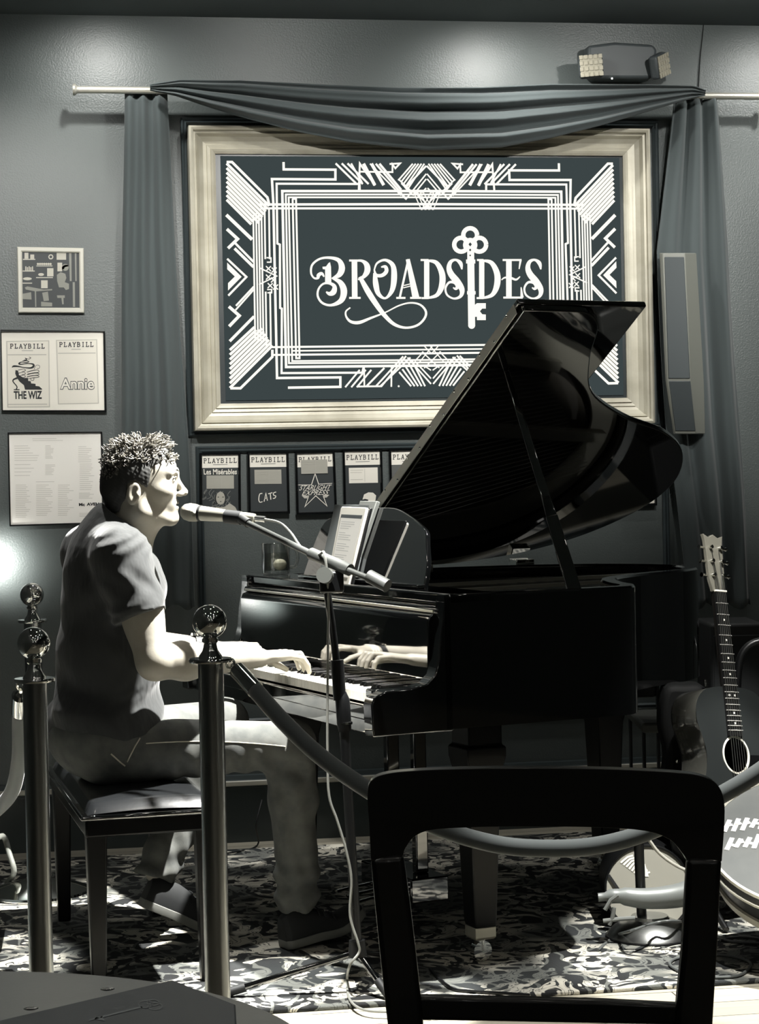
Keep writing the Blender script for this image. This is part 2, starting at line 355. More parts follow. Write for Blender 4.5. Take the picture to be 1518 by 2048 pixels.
def mir(fn): return lambda x, y: (lambda p: np.array([2*XC-p[0], p[1], p[2]]))(fn(x, y))
def L3(x, y): return G3(430+x/3.53, 300+y/3.53)
art = MB()
for to in (L3, mir(L3)):
    R = lambda pts, w=13: rib(art, pts, w, to)
    for i in range(9):                                        # corner bundles
        y = 95+i*32; e = 300-i*12
        R([(82, y), (82+e-(i > 6)*30, y+e-(i > 6)*30)], 19); R([(105, 1680-y+95-i*1.5), (105+e-(i > 6)*30, 1680-y+95-e+(i > 6)*30)], 19)
    R([(82, 85), (120, 85), (370, 335), (385, 395)], 18); R([(108, 1682), (180, 1682), (405, 1460), (405, 1410)], 18)
    for x in (270, 290, 309, 328): R([(x, 440+abs(x-300)*.6), (x+14, 1350)], 12)
    for x in (350, 381): R([(x, 405), (x+5, 770)], 12); R([(x+8, 1000), (x+14, 1400)], 12)
    R([(484, 85), (485, 137), (850, 139), (850, 208), (402, 205), (412, 380), (438, 1610), (885, 1605), (885, 1672), (515, 1678)], 17)
    R([(1022, 285), (1020, 240), (435, 238), (440, 660), (458, 668), (460, 1115), (472, 1120), (470, 1575), (1040, 1572), (1050, 1530)], 15)
    R([(1500, 290), (475, 290), (502, 1532), (1500, 1522)], 18); R([(1500, 314), (500, 314), (522, 1505), (1500, 1500)], 13)
    R([(1500, 334), (520, 334), (545, 1490), (1500, 1482)], 12); R([(548, 345), (573, 1470), (597, 1470), (572, 345), (545, 345)], 13)
    R([(300, 385), (1500, 382)], 17); R([(320, 412), (1500, 412)], 15)
    R([(400, 1392), (1500, 1380)], 14); R([(540, 1418), (1500, 1409)], 11); R([(400, 1447), (1500, 1436)], 14)
    R([(80, 458), (262, 632)], 24); R([(84, 558), (160, 628), (92, 694)], 22); R([(140, 655), (272, 790)], 16); R([(138, 695), (272, 826)], 20)
    poly(art, [(86, 795), (188, 895), (92, 992), (92, 940), (140, 893), (86, 842)], to); R([(86, 768), (222, 896), (94, 1028)], 15)
    R([(145, 1130), (274, 985)], 12); R([(148, 1100), (274, 965)], 14); R([(98, 1105), (172, 1170), (100, 1245)], 22); R([(104, 1350), (276, 1175)], 20)
    R([(364, 760), (395, 762), (395, 792), (366, 792)], 9); R([(368, 985), (400, 985), (400, 1008), (370, 1008)], 9)
    for q in ((360, 820), (400, 830), (360, 880), (395, 900), (372, 940), (410, 950)): R([(q[0], q[1]), (q[0]+35, q[1]+35)], 8); R([(q[0]+35, q[1]), (q[0], q[1]+35)], 8)
    R([(310, 830), (435, 890), (310, 950)], 9)
def A3(x, y): return G3(640+x/3.45, 310+y/3.45)
XA = A3(733, 0)[0]
def mirA(x, y): p = A3(x, y); return np.array([2*XA-p[0], p[1], p[2]])
for to in (A3, mirA):
    R = lambda pts, w=12: rib(art, pts, w, to)
    for x in (108, 150, 190): R([(x, 58), (x+145, 200)], 14)
    R([(215, 58), (290, 190)], 12); R([(268, 240), (275, 60), (380, 210)], 14); R([(300, 60), (378, 208)], 22); R([(355, 60), (440, 208)], 22)
    R([(385, 60), (590, 300)], 14); R([(410, 60), (560, 240)], 16); R([(280, 115), (500, 118), (500, 65), (520, 92), (552, 58), (480, 62)], 12); R([(345, 60), (560, 280)], 10)
    for i in range(5): R([(640+i*20, 60), (540+i*17, 175+i*14)], 11)
    R([(540, 165), (640, 260)], 10); R([(560, 195), (640, 275)], 9); R([(733, 75), (590, 225), (625, 262)], 13); R([(733, 130), (590, 308)], 10); R([(733, 165), (640, 280)], 10)
    R([(733, 228), (700, 262)], 10)
    for i in range(4): R([(640+i*22, 245), (700+i*26, 378)], 7); R([(700+i*10, 378-i*3), (840-i*10, 245)], 6)
def C3(x, y): return G3(560+x/3.45, 660+y/3.45)
XB = C3(1042, 0)[0]
def mirC(x, y): p = C3(x, y); return np.array([2*XB-p[0], p[1], p[2]])
for to in (C3, mirC):
    R = lambda pts, w=10: rib(art, pts, w, to)
    for x in (450, 492, 530): R([(x, 395), (x+100, 275)], 12)
    R([(580, 250), (582, 385)], 11); R([(530, 390), (700, 388), (870, 180)], 12); R([(595, 390), (720, 262)], 13); R([(660, 390), (850, 182)], 12); R([(690, 390), (900, 190)], 12)
    R([(770, 255), (768, 392)], 11); disc(art, (819, 388), 7, to, 8)
    for i in range(5): R([(822+i*22, 290-i*20), (905+i*24, 388)], 12)
    R([(880, 190), (1042, 372)], 11); R([(930, 215), (1042, 335)], 10); R([(980, 150), (1100, 262)], 8); R([(930, 215), (990, 150)], 8); R([(960, 225), (1060, 100)], 7); R([(995, 110), (1042, 160)], 7); R([(1000, 250), (1042, 278)], 9)
art.build('screen_artwork', M_gl, tv)
def B3(x, y): return G3(610+x/3.036, 440+y/3.036)
w = MB(); R = lambda pts, k=5, wd_=10: rib(w, pts, wd_, B3, k)
R([(116, 345, 8), (102, 325, 18), (82, 335, 22), (78, 352, 16), (55, 352, 11), (37, 322, 12), (44, 272, 13), (90, 236, 13), (150, 229, 16), (205, 245, 26), (224, 290, 38), (208, 332, 32), (165, 354, 8)])
R([(162, 352, 8), (213, 378, 30), (236, 430, 40), (220, 488, 32), (160, 517, 16), (106, 504, 14), (78, 464, 13), (82, 420, 12), (110, 388, 12), (148, 384, 16), (178, 402, 24), (174, 436, 34), (150, 448, 24), (128, 436, 8)])
poly(w, [(106, 284), (128, 282), (142, 262), (152, 256), (158, 285), (160, 385), (122, 385), (122, 300), (108, 298)], B3)
R([(300, 242), (302, 472)], 0, 34); R([(268, 246), (318, 246)], 0, 12); R([(268, 473), (338, 473)], 0, 12)
R([(300, 248, 12), (345, 248, 16), (374, 272, 32), (378, 310, 36), (355, 345, 22), (322, 362, 8)])
R([(333, 345, 22), (380, 430, 34), (430, 508, 32), (480, 575, 26), (540, 632, 20), (610, 654, 14), (680, 640, 14), (724, 600, 14), (734, 556, 14), (700, 515, 12), (640, 503, 10), (570, 520, 9), (490, 560, 8), (400, 595, 14), (330, 622, 20), (280, 618, 17), (252, 590, 12), (248, 556, 10), (275, 532, 8)])
R([(420, 305, 8), (438, 262, 12), (487, 243, 16), (533, 275, 28), (541, 350, 36), (528, 428, 28), (488, 475, 13), (446, 448, 26), (430, 390, 34), (424, 322, 20)])
R([(420, 300, 8), (432, 334, 18), (468, 336, 22), (494, 312, 24), (488, 284, 20), (462, 286, 8)])
R([(628, 238), (575, 472)], 0, 13); poly(w, [(612, 240), (636, 236), (695, 472), (652, 472)], B3); R([(600, 398), (640, 388)], 0, 6); R([(597, 412), (645, 400)], 0, 6); R([(554, 473), (610, 473)], 0, 12); R([(638, 473), (706, 473)], 0, 12)
for dx, sx in ((0, 0), (334, 4)):
    R([(739+dx, 242), (739+dx, 472)], 0, 32); R([(702+dx+sx*2, 243), (750+dx, 243)], 0, 12); R([(708+dx, 474), (750+dx, 474)], 0, 12)
    R([(745+dx, 246, 12), (798+dx, 260, 26), (832+dx, 325, 36), (831+dx, 398, 36), (802+dx, 455, 24), (745+dx, 474, 12)])
for dx in (0, 479):
    R([(953+dx, 300, 8), (944+dx, 262, 24), (915+dx, 242, 14), (885+dx, 254, 22), (874+dx, 290, 30), (888+dx, 330, 38), (925+dx, 375, 40), (953+dx, 422, 32), (945+dx, 462, 20), (905+dx, 477, 12), (864+dx, 456, 12), (853+dx, 415, 12), (874+dx, 380, 14), (908+dx, 380, 18), (926+dx, 402, 22), (915+dx, 418, 16), (899+dx, 410, 6)])
R([(1238, 242), (1238, 472)], 0, 34); R([(1200, 243), (1315, 243)], 0, 12); R([(1309, 243, 14), (1300, 298, 6)], 0); R([(1204, 471), (1322, 471)], 0, 12); R([(1318, 471, 20), (1312, 408, 6)], 0)
R([(1193, 364, 6), (1213, 350, 10), (1250, 352, 14), (1282, 362, 12), (1306, 343, 6)])
R([(1006, 190), (1012, 645)], 0, 42); disc(w, (1012, 640), 21, B3)
R([(978, 252), (1034, 252)], 0, 24); R([(984, 442), (1036, 442)], 0, 20)
for cx, cy in ((1003, 92), (948, 150), (1058, 150)): rib(w, [(cx+42*cos(q), cy+42*sin(q)) for q in np.linspace(0, 2*pi, 25)], 27, B3, 1)
disc(w, (1003, 152), 44, B3)
poly(w, [(1028, 518), (1044, 505), (1098, 505), (1098, 538), (1076, 538), (1062, 554), (1076, 572), (1098, 574), (1098, 608), (1044, 608), (1044, 588), (1028, 588)], B3)
w.build('screen_lettering', M_gl, tv)
w = MB(); YG -= .0006
for y, s in ((148, 13), (182, 9), (215, 7)): poly(w, [(1003, y-s), (1003+s*.8, y), (1003, y+s), (1003-s*.8, y)], B3)
w.build('screen_marks', M_scr, tv)

# ------------------------------------------------------------------ pictures on the wall
def framed(name, outer, inner, mfr, label, cat, group=None, depth=.022, prot=.0):
    """a frame with four mitred mouldings; outer/inner quads TL TR BR BL in photo pixels"""
    yw = WALL-.002; yf = WALL-depth; o3 = [onY(*p, yf) for p in outer]; i3 = [onY(*p, yf) for p in inner]
    c = sum(o3)/4; t = thing(name, (c[0], WALL, min(p[2] for p in o3)), label, cat, group)
    rings = []
    for k in (0, 1, 2, 3, 0):
        o, i = o3[k], i3[k]; r = []
        for f, y in ((0, yw), (0, yf+.003), (.15, yf), (.75, yf), (1, yf+.004), (1, yw-.003)):
            q = o*(1-f)+i*f; r.append((q[0], y, q[2]))
        rings.append(r)
    MB().loft(rings, cap=False).build('frame', mfr, t)
    return t, yf+.008
def flat(t, name, m, fn, y, **k):
    mb = MB(); fn(mb, lambda a, b: onY(a, b, y)); return mb.build(name, m, t, **k)
def quad(pts): return lambda mb, to: poly(mb, pts, to)
# 1 white framed cafe picture
t, y = framed('framed_picture', [(34, 493.5), (167.5, 496), (168.5, 625.5), (36.5, 625)], [(44, 503.5), (158, 505.5), (159, 615.5), (45.5, 615)], M_wfr, 'small square white-framed picture of a cafe corner, topmost on the left wall', 'picture')
flat(t, 'picture_sheet', mat('pic_dark', col(44, 50, 52), .5), quad([(42, 502), (160, 504), (161, 617), (43, 617)]), y)
def F1(mb, to):
    K = lambda pts: poly(mb, [(20+a/9.49, 480+b/9.49) for a, b in pts], to)
    box = lambda a, b, c, d: K([(a, b), (c, b), (c, d), (a, d)])
    for q in ((275, 240, 350, 355), (385, 275, 460, 365), (885, 245, 1065, 375), (900, 430, 990, 595), (705, 535, 825, 690), (590, 765, 715, 915)): box(*q)
    for q in ((245, 358, 480, 378), (240, 580, 470, 598), (500, 485, 805, 500), (495, 705, 815, 722), (240, 810, 420, 828)): box(*q)
    for i in range(5): box(290+i*32, 500+i % 2*14, 310+i*32, 580)
    for i in range(7): disc(mb, (20+(530+i*40)/9.49, 480+455/9.49), 2.3, to, 8)
    disc(mb, (20+330/9.49, 480+735/9.49), 9, to, 12, 3); disc(mb, (20+590/9.49, 480+655/9.49), 6, to, 10, 3)
    rib(mb, [(20+(775+38*cos(q))/9.49, 480+(320+38*sin(q))/9.49) for q in np.linspace(0, 2*pi, 13)], 2.2, to, 1)
flat(t, 'pale_shapes', mat('pic_light', col(196, 193, 180), .5), F1, y-.0006)
def F2(mb, to):
    K = lambda pts: poly(mb, [(20+a/9.49, 480+b/9.49) for a, b in pts], to)
    K([(890, 660), (960, 610), (1050, 640), (1070, 720), (1040, 800), (1120, 830), (1120, 930), (1060, 950), (1020, 900), (930, 900), (895, 780)]); disc(mb, (20+1050/9.49, 480+520/9.49), 7, to, 14)
    K([(280, 900), (330, 880), (640, 940), (800, 930), (800, 955), (480, 975), (300, 940)]); K([(470, 970), (495, 970), (500, 1270), (478, 1270)]); K([(1190, 800), (1230, 800), (1235, 1270), (1195, 1270)])
    K([(890, 1050), (1040, 1050), (1040, 1100), (900, 1100)]); K([(975, 1100), (1015, 1100), (1020, 1220), (990, 1220)]); K([(1120, 245), (1165, 245), (1170, 780), (1135, 780)]); K([(1230, 245), (1260, 245), (1265, 780), (1240, 780)])
    K([(240, 1020), (400, 990), (410, 1130), (240, 1120)]); K([(590, 1170), (800, 1190), (800, 1260), (590, 1260)]); K([(610, 1000), (720, 980), (740, 1150), (640, 1160)])
    K([(980, 560), (990, 500), (1050, 470), (1110, 480), (1115, 500), (1040, 515), (1020, 560)])
flat(t, 'grey_shapes', mat('pic_mid', col(138, 139, 130), .5), F2, y-.0012)
# 2 two booklets side by side
t, y = framed('framed_playbills', [(.5, 659), (210, 662), (213, 824), (3, 822)], [(3, 664.5), (206, 664.5), (208.5, 820), (6, 820)], M_frame, 'black frame holding two booklets side by side, THE WIZ and Annie', 'picture')
flat(t, 'backing_sheet', M_paper, quad([(1, 662), (208, 663), (211, 822), (4, 822)]), y)
W3 = lambda a, b: (a/6.9, 640+b/6.9)
for nm, q in (('left_booklet', [(85, 290), (680, 280), (690, 1205), (100, 1210)]), ('right_booklet', [(772, 275), (1340, 265), (1365, 1155), (800, 1165)])):
    flat(t, nm.split('_')[1], mat('booklet_edge', col(196, 193, 182), .5), quad([W3(*p) for p in q]), y-.0006)
    cx = sum(p[0] for p in q)/4; cy = sum(p[1] for p in q)/4
    flat(t, 'booklet_face', mat('booklet_face', col(230, 226, 214), .5), quad([W3(cx+(p[0]-cx)*.95, cy+(p[1]-cy)*.97) for p in q]), y-.001)
flat(t, 'booklet_heading', M_ink, lambda mb, to: serif(mb, 'PLAYBILL', 133/6.9, 625/6.9, 640+330/6.9, 640+330/6.9, 62/6.9, to, 1.5), y-.0018)
flat(t, 'booklet_heading', M_ink, lambda mb, to: serif(mb, 'PLAYBILL', 812/6.9, 1298/6.9, 640+308/6.9, 640+306/6.9, 62/6.9, to, 1.5), y-.0018)
def F(mb, to):
    Z = lambda pts, w_, k=4: rib(mb, [W3(*p[:2])+((p[2]/6.9,) if len(p) > 2 else ()) for p in pts], w_/6.9, to, k)
    P = lambda pts: poly(mb, [W3(*p) for p in pts], to)
    P([(215, 690), (250, 700), (262, 760), (330, 800), (385, 800), (390, 840), (425, 845), (430, 875), (490, 880), (492, 910), (540, 915), (580, 950), (580, 962), (345, 962), (330, 900), (270, 850), (235, 800), (210, 740)])
    Z([(165, 655, 8), (190, 638, 26), (250, 640, 20), (330, 655, 12), (420, 662, 22), (462, 640, 30), (455, 610, 22), (380, 600, 10), (290, 612, 14), (262, 600, 20), (300, 580, 10), (370, 588, 10), (400, 575, 8), (360, 560, 14), (310, 565, 8)], 10)
    Z([(330, 555, 8), (370, 545, 12), (345, 525, 8), (395, 540, 6), (425, 522, 8), (400, 512, 6)], 8)
    for o in (0, 45, 85): Z([(250, 690+o, 8), (330, 675+o, 6), (350, 700+o, 8), (300, 712+o, 6)], 6); Z([(370, 720+o*.8, 8), (440, 700+o*.8, 10), (520, 690+o*.9, 8), (535, 720+o*.8, 8), (460, 730+o*.8, 8), (380, 745+o*.8, 6)], 7)
    Z([(470, 680), (500, 625), (545, 630), (540, 668), (510, 670)], 6); Z([(420, 800), (430, 830), (465, 830), (465, 800), (440, 800)], 7)
    Z([(240, 800, 26), (190, 820, 22), (180, 850, 16), (225, 905, 14), (235, 930, 14), (225, 955, 16)], 14)
    P([(190, 955), (270, 955), (270, 968), (190, 968)])
    text(mb, 'THE WIZ', [W3(188, 982), W3(580, 978), W3(580, 1090), W3(192, 1092)], to, .035)
flat(t, 'booklet_print', M_ink, F, y-.0018)
def F(mb, to):
    text(mb, 'Annie', [W3(826, 795), W3(1305, 790), W3(1305, 965), W3(826, 965)], to, .06)
flat(t, 'title_outline', mat('title_grey', col(96, 98, 94), .5), F, y-.0018)
flat(t, 'title_fill', M_paper, lambda mb, to: text(mb, 'Annie', [W3(838, 808), W3(1296, 803), W3(1296, 953), W3(838, 953)], to, .012), y-.0024)
flat(t, 'small_print', M_greyink, lambda mb, to: [rib(mb, [W3(*a), W3(*b_)], 1.4, to) for a, b_ in (((300, 422), (455, 422)), ((985, 405), (1115, 405)), ((105, 480), (640, 478)), ((800, 460), (1320, 455)), ((105, 1165), (650, 1162)))], y-.0016)
# 3 white sheet
t, y = framed('framed_sheet', [(15, 864.5), (204.5, 863), (208, 1047), (19, 1053)], [(18.3, 868.5), (201, 866.5), (204.5, 1044), (22, 1049.5)], M_frame, 'black-framed square white sheet of small print behind the pianist', 'picture')
flat(t, 'sheet', mat('white_sheet', col(250, 247, 240), .5), quad([(16, 866), (203, 864), (206.5, 1046), (20, 1051.5)]), y)
def F(mb, to):
    Q = lambda a, b: (a/6.9, 850+b/6.9)
    rnd = random.Random(4)
    for x0_, x1_, ya, yb, st in ((445, 955, 190, 192, 20), (450, 1150, 215, 222, 20), (195, 460, 290, 292, 20), (200, 550, 320, 500, 34), (200, 540, 548, 700, 50), (625, 745, 288, 460, 19), (625, 770, 552, 700, 19), (1080, 1270, 300, 520, 26), (1100, 1320, 540, 900, 27), (495, 750, 785, 787, 20), (215, 440, 830, 1280, 26), (500, 730, 830, 1260, 26), (800, 1020, 830, 1260, 26), (1090, 1330, 940, 1020, 18), (1095, 1330, 1220, 1270, 20)):
        yy = ya
        while yy <= yb: rib(mb, [Q(x0_, yy), Q(x0_+(x1_-x0_)*rnd.uniform(.55, 1), yy-2)], .75, to); yy += st
flat(t, 'small_print', mat('faint_ink', col(205, 202, 194), .6), F, y-.0006)
def F(mb, to):
    Q = lambda a, b: (a/6.9, 850+b/6.9)
    text(mb, 'Mc', [Q(1088, 1078), Q(1170, 1076), Q(1172, 1120), Q(1090, 1118)], to, .05); text(mb, 'AVEH', [Q(1196, 1072), Q(1368, 1070), Q(1368, 1112), Q(1196, 1115)], to, .05)
flat(t, 'sheet_logo', M_ink, F, y-.0008)
# the row of booklets
Kx = lambda a, b: (390+a/3.23, 880+b/3.23)
GP = 'framed playbills in a row under the wall screen'
def bill(q, label):
    tl, tr, br, bl = [np.array(p, float) for p in q]
    o = [tl+(-4.5, -5), tr+(4.5, -5), br+(4.5, 5), bl+(-4.5, 5)]
    t, y = framed('framed_playbill', o, [tl+(.5, .5), tr+(-.5, .5), br+(-.5, -.5), bl+(.5, -.5)], M_frame, label, 'picture', GP, .03)
    B = lambda a, b: tuple((tl*(1-a)+tr*a)*(1-b)+(bl*(1-a)+br*a)*b)
    flat(t, 'cover', M_cover, quad([B(-.02, -.02), B(1.02, -.02), B(1.02, 1.02), B(-.02, 1.02)]), y)
    flat(t, 'header', M_paper, quad([B(0, 0), B(1, 0), B(1, .225), B(0, .225)]), y-.0006)
    def F(mb, to):
        a = B(.03, .055); b_ = B(.97, .055); serif(mb, 'PLAYBILL', a[0], b_[0], a[1], b_[1], 9.2, to, 1.35); rib(mb, [B(.3, .17), B(.7, .165)], .8, to)
    flat(t, 'header_print', M_ink, F, y-.0012)
    return t, y-.0018, B
def ticket(t, y, B, a, b, c, d, m=M_greyp):
    flat(t, 'ticket', m, quad([B(a, b), B(c, b), B(c, d), B(a, d)]), y)
    flat(t, 'ticket_print', M_greyink if m is M_greyp else mat('tick_ink', col(190, 187, 178), .6), lambda mb, to: [rib(mb, [B(a+.04, yy), B(a+(c-a)*f, yy)], .7, to) for yy, f in ((b+.04, .5), (b+.08, .45), (d-.06, .48))] + [rib(mb, [B(a+(c-a)*.55, b+.02), B(a+(c-a)*.55, d-.02)], .6, to)], y-.0006)
t, y, B = bill([(404, 911), (476.7, 910), (478, 1022), (404.5, 1022)], 'framed playbill with a wild-haired face, leftmost of the row under the screen'); ticket(t, y, B, .12, .36, .87, .6)
flat(t, 'title', M_paper, lambda mb, to: text(mb, 'Les Mis\u00e9rables', [B(.04, .245), B(.96, .25), B(.95, .345), B(.05, .345)], to, .02), y)
def F(mb, to):
    rnd = random.Random(2)
    for i in range(26):
        a = rnd.uniform(.1, .8); b = rnd.uniform(.6, .85); rib(mb, [B(a, b), B(a-.08, b+.07), B(a-.03, b+.14), B(a-.14, b+.18)], 1.1, to, 3)
flat(t, 'drawn_hair', mat('hairgrey', col(120, 122, 118), .5), F, y+.0002)
def F(mb, to):
    c = B(.5, .77); disc(mb, c, 9, to, 18, 13); poly(mb, [B(.3, 1), B(.38, .93), B(.6, .93), B(.75, .86), B(.9, .93), B(.95, 1)], to)
flat(t, 'drawn_face', mat('facegrey', col(178, 175, 164), .5), F, y-.0003)
flat(t, 'drawn_features', M_ink, lambda mb, to: [disc(mb, B(.44, .75), 1.6, to, 8, .9), disc(mb, B(.57, .75), 1.6, to, 8, .9), disc(mb, B(.505, .83), 1.6, to, 8, .7), rib(mb, [B(.38, .68), B(.36, .78), B(.41, .88)], 2, to, 3), rib(mb, [B(.62, .68), B(.64, .78), B(.6, .88)], 2, to, 3)], y-.0009)
t, y, B = bill([(499.3, 908.8), (572.7, 907.9), (575.8, 1022.4), (501.5, 1023)], 'framed playbill titled CATS in white handwriting on black'); ticket(t, y, B, .12, .27, .85, .52)
def F(mb, to):
    Q = lambda a, b: Kx(a, b); r_ = lambda pts, k=4: rib(mb, [Q(*p) for p in pts], 1.8, to, k)
    r_([(435, 345), (418, 350), (412, 385), (420, 402), (436, 398)]); r_([(446, 398), (458, 345), (468, 392)], 0); r_([(449, 378), (468, 374)], 0); r_([(472, 348), (500, 340)], 0); r_([(486, 344), (490, 385)], 0); r_([(524, 336), (508, 342), (508, 356), (522, 362), (516, 375), (503, 378)])
flat(t, 'title', M_paper, F, y)
t, y, B = bill([(594.3, 908.5), (665.5, 906.6), (670.2, 1023), (597.4, 1025)], 'framed playbill with a star and STARLIGHT EXPRESS, third of the row')
def F(mb, to):
    Q = lambda a, b: (600+a/5.06, 980+b/5.06)
    R_ = lambda pts, w_=1.2: rib(mb, [Kx(*p) for p in pts], w_, to)
    R_([(752, 290), (776, 217), (800, 288)], 1.5); R_([(668, 290), (752, 290)]); R_([(800, 285), (886, 280)]); R_([(735, 362), (710, 430), (780, 360), (852, 426), (828, 360)], 1.5)
    for k in (0, 6, 12): R_([(692+k, 362+k), (735, 361+k)]); R_([(828, 358+k), (866-k, 356+k)])
    text(mb, 'STARLIGHT', [Kx(680, 294), Kx(884, 288), Kx(876, 320), Kx(672, 326)], to, 0, .3); text(mb, 'EXPRESS', [Kx(696, 327), Kx(870, 322), Kx(860, 354), Kx(690, 358)], to, 0, .3)
flat(t, 'title', M_paper, F, y); ticket(t, y-.002, B, .1, .1, .84, .34)
t, y, B = bill([(689.7, 904), (760, 902.6), (763, 1021), (692.5, 1022.4)], 'framed playbill with a plain white oval on black, just left of the raised piano lid'); ticket(t, y, B, .1, .27, .92, .53, M_paper)
flat(t, 'white_oval', M_paper, lambda mb, to: poly(mb, [Kx(*p) for p in ((1082, 385), (1092, 352), (1120, 338), (1150, 340), (1170, 358), (1166, 390), (1148, 415), (1125, 412), (1118, 385), (1098, 380))], to), y)
t, y, B = bill([(782.6, 903.2), (853, 901.5), (856, 1020), (785.5, 1021)], 'framed playbill half covered by the edge of the piano lid, grey below its header')
flat(t, 'cover_panel', mat('grey_cover', col(92, 94, 92), .5), quad([B(0, .225), B(1, .225), B(1, .8), B(0, .8)]), y)
t, y = framed('framed_picture', [(1233, 889), (1311, 888), (1315, 1011), (1236, 1013)], [(1238, 894), (1306.5, 893), (1310, 1006), (1240, 1008)], M_frame, 'pale framed picture peeping out below the right end of the piano lid', 'picture', GP, .03)
flat(t, 'cover', M_paper, quad([(1237, 893), (1308, 892), (1311, 1007), (1240, 1009)]), y)
flat(t, 'cover_print', M_greyink, lambda mb, to: [rib(mb, [(1250+i*9, 985+i % 3*4), (1254+i*9, 1001)], 3, to) for i in range(6)], y-.0006)
# ------------------------------------------------------------------ rod, curtains, swag
YR = 7.06; RZ = 2.671
rod = thing('curtain_rod', (1.3, YR, RZ), 'bright metal curtain rod above the gilt frame, its ends bare beyond the drapes', 'curtain rod')
MB().tube([(.082, YR, RZ), (2.62, YR, RZ)], .0125, 20).build('pole', M_rod, rod, smooth=True)
for x, s in ((.076, -1), (2.62, 1)): MB().lathe((x, YR, RZ), [(.0, -.008), (.02, -.008), (.021, 0), (.014, .006), (.0125, .012)], 20, (-s, 0, 0)).build('finial', M_rod, rod, smooth=True)
for x in (.36, 2.34): MB().tube([(x, WALL, RZ-.03), (x, YR+.02, RZ-.03), (x, YR, RZ-.012)], .006, 8).build('bracket', M_dark, rod)
def curtain(rows, yb, nf, seed, label, amp=.018):
    rnd = random.Random(seed); ph = [rnd.uniform(0, 6.28) for _ in range(4)]
    ys = [r[0] for r in rows]
    def fn(s, t):
        py = ys[0] + (ys[-1]-ys[0])*t
        x0_ = np.interp(py, ys, [r[1] for r in rows]); x1_ = np.interp(py, ys, [r[2] for r in rows])
        q = s + .012*sin(9*t+ph[0]) + .025*sin(3.2*t+ph[1])*sin(pi*s)
        px = x0_+(x1_-x0_)*q
        f = sin(2*pi*nf*s+ph[2]+.9*t+.8*sin(4*s)); a = amp*(.55+.45*t)*(1+.3*sin(5*s+ph[3]))
        d = a*(f+.16*sin(4*pi*nf*s+ph[0]+t)) + .006*sin(14*t+20*s)*t
        hem = 6*sin(2*pi*nf*s+ph[1]) if t > .999 else 0
        p = onY(px, py+hem, yb); return np.array([p[0], yb+d, p[2]])
    mb = MB(); mb.grid(fn, 110, 60); o = mb.build('curtain', M_curt, label=label, cat='curtain', smooth=180)
    m_ = o.modifiers.new('s', 'SOLIDIFY'); m_.thickness = .004
curtain([(186, 250, 334), (500, 247, 352), (850, 243, 374), (1000, 243, 382), (1215, 240, 392)], 7.075, 3, 3, 'dark velvet curtain hanging left of the gilt frame, behind the pianist', .016)
curtain([(198, 1350, 1434), (500, 1317, 1459), (850, 1332, 1480), (1212, 1384, 1507)], 7.065, 3, 8, 'dark velvet curtain hanging right of the gilt frame, behind the column speaker', .022)
def swag(s, t):
    X = np.interp(s, [0, .06, .2, .35, .5, .65, .8, .94, 1], [300, 352, 480, 640, 800, 960, 1130, 1330, 1408])
    top = np.interp(X, [300, 360, 480, 640, 800, 960, 1100, 1300, 1385, 1408], [172, 162, 161, 170, 176, 176, 170, 172, 175, 184])
    bot = np.interp(X, [300, 350, 420, 500, 600, 700, 850, 1000, 1100, 1200, 1300, 1370, 1408], [182, 192, 216, 240, 266, 286, 302, 296, 277, 252, 222, 201, 192])
    tt = t**(1+.25*cos(2*pi*s)); py = top+(bot-top)*tt
    w_ = sin(pi*min(max(s, .03), .97))
    ph = 6.2*tt*pi + 1.2*sin(pi*s) - .8*s
    d = (.024*w_+.004)*sin(ph) + .009*w_*sin(2.3*ph+1.5+3*s)
    p = onY(X, py+2*w_*cos(ph), 7.01); edge = .03*(1-w_)
    return np.array([p[0], 6.995 + d*.9 + edge*.5*(t-.3) - .02*w_*t, p[2]])
mb = MB(); mb.grid(swag, 150, 70); o = mb.build('swag_drape', M_curt, label='long swag of dark velvet draped along the rod above the gilt frame', cat='drape', smooth=180)
m_ = o.modifiers.new('s', 'SOLIDIFY'); m_.thickness = .004; m_.offset = 1

# column loudspeaker
def sec(py, xs, yf, yb=7.03): return [onY(x, py, y) for x, y in zip(xs, (yb, yf+.012, yf, yf, yf+.012, yb))]
xs0, xs1, xs2 = (1319, 1320, 1326, 1370, 1374, 1393), (1331, 1331, 1335, 1381, 1385, 1408), (1348, 1347, 1350, 1392, 1396, 1411)
sp = thing('column_speaker', onY(1380, 868, 7.03), 'slim tall grey column loudspeaker fixed in front of the right curtain', 'loudspeaker')
MB().loft([sec(506, xs0, 6.96), sec(760, xs1, 6.95), sec(868, xs2, 6.99)]).build('cabinet', mat('speaker_grey', col(118, 120, 113), .45), sp, bevel=.003)
MB().loft([[onY(x, y, f) for x, f in ((a, g), (b_, g), (b_, g-.004), (a, g-.004))] for y, a, b_, g in ((514, 1329, 1368, 6.96), (757, 1337, 1380, 6.95))]).build('grille', mat('grille_grey', col(56, 63, 65), .6), sp, bevel=.002)
MB().loft([[onY(x, y, f) for x, f in ((a, g), (b_, g), (b_, g-.004), (a, g-.004))] for y, a, b_, g in ((762, 1338, 1381, 6.95), (862, 1351, 1391, 6.988))]).build('lower_panel', mat('panel_grey', col(62, 68, 70), .5), sp, bevel=.002)
MB().box((onY(1362, 0, 7.05)[0], 7.02, onY(1360, 700, 7.05)[2]), (onY(1380, 0, 7.05)[0], 7.12, onY(1360, 640, 7.05)[2])).build('wall_bracket', M_dark, sp)

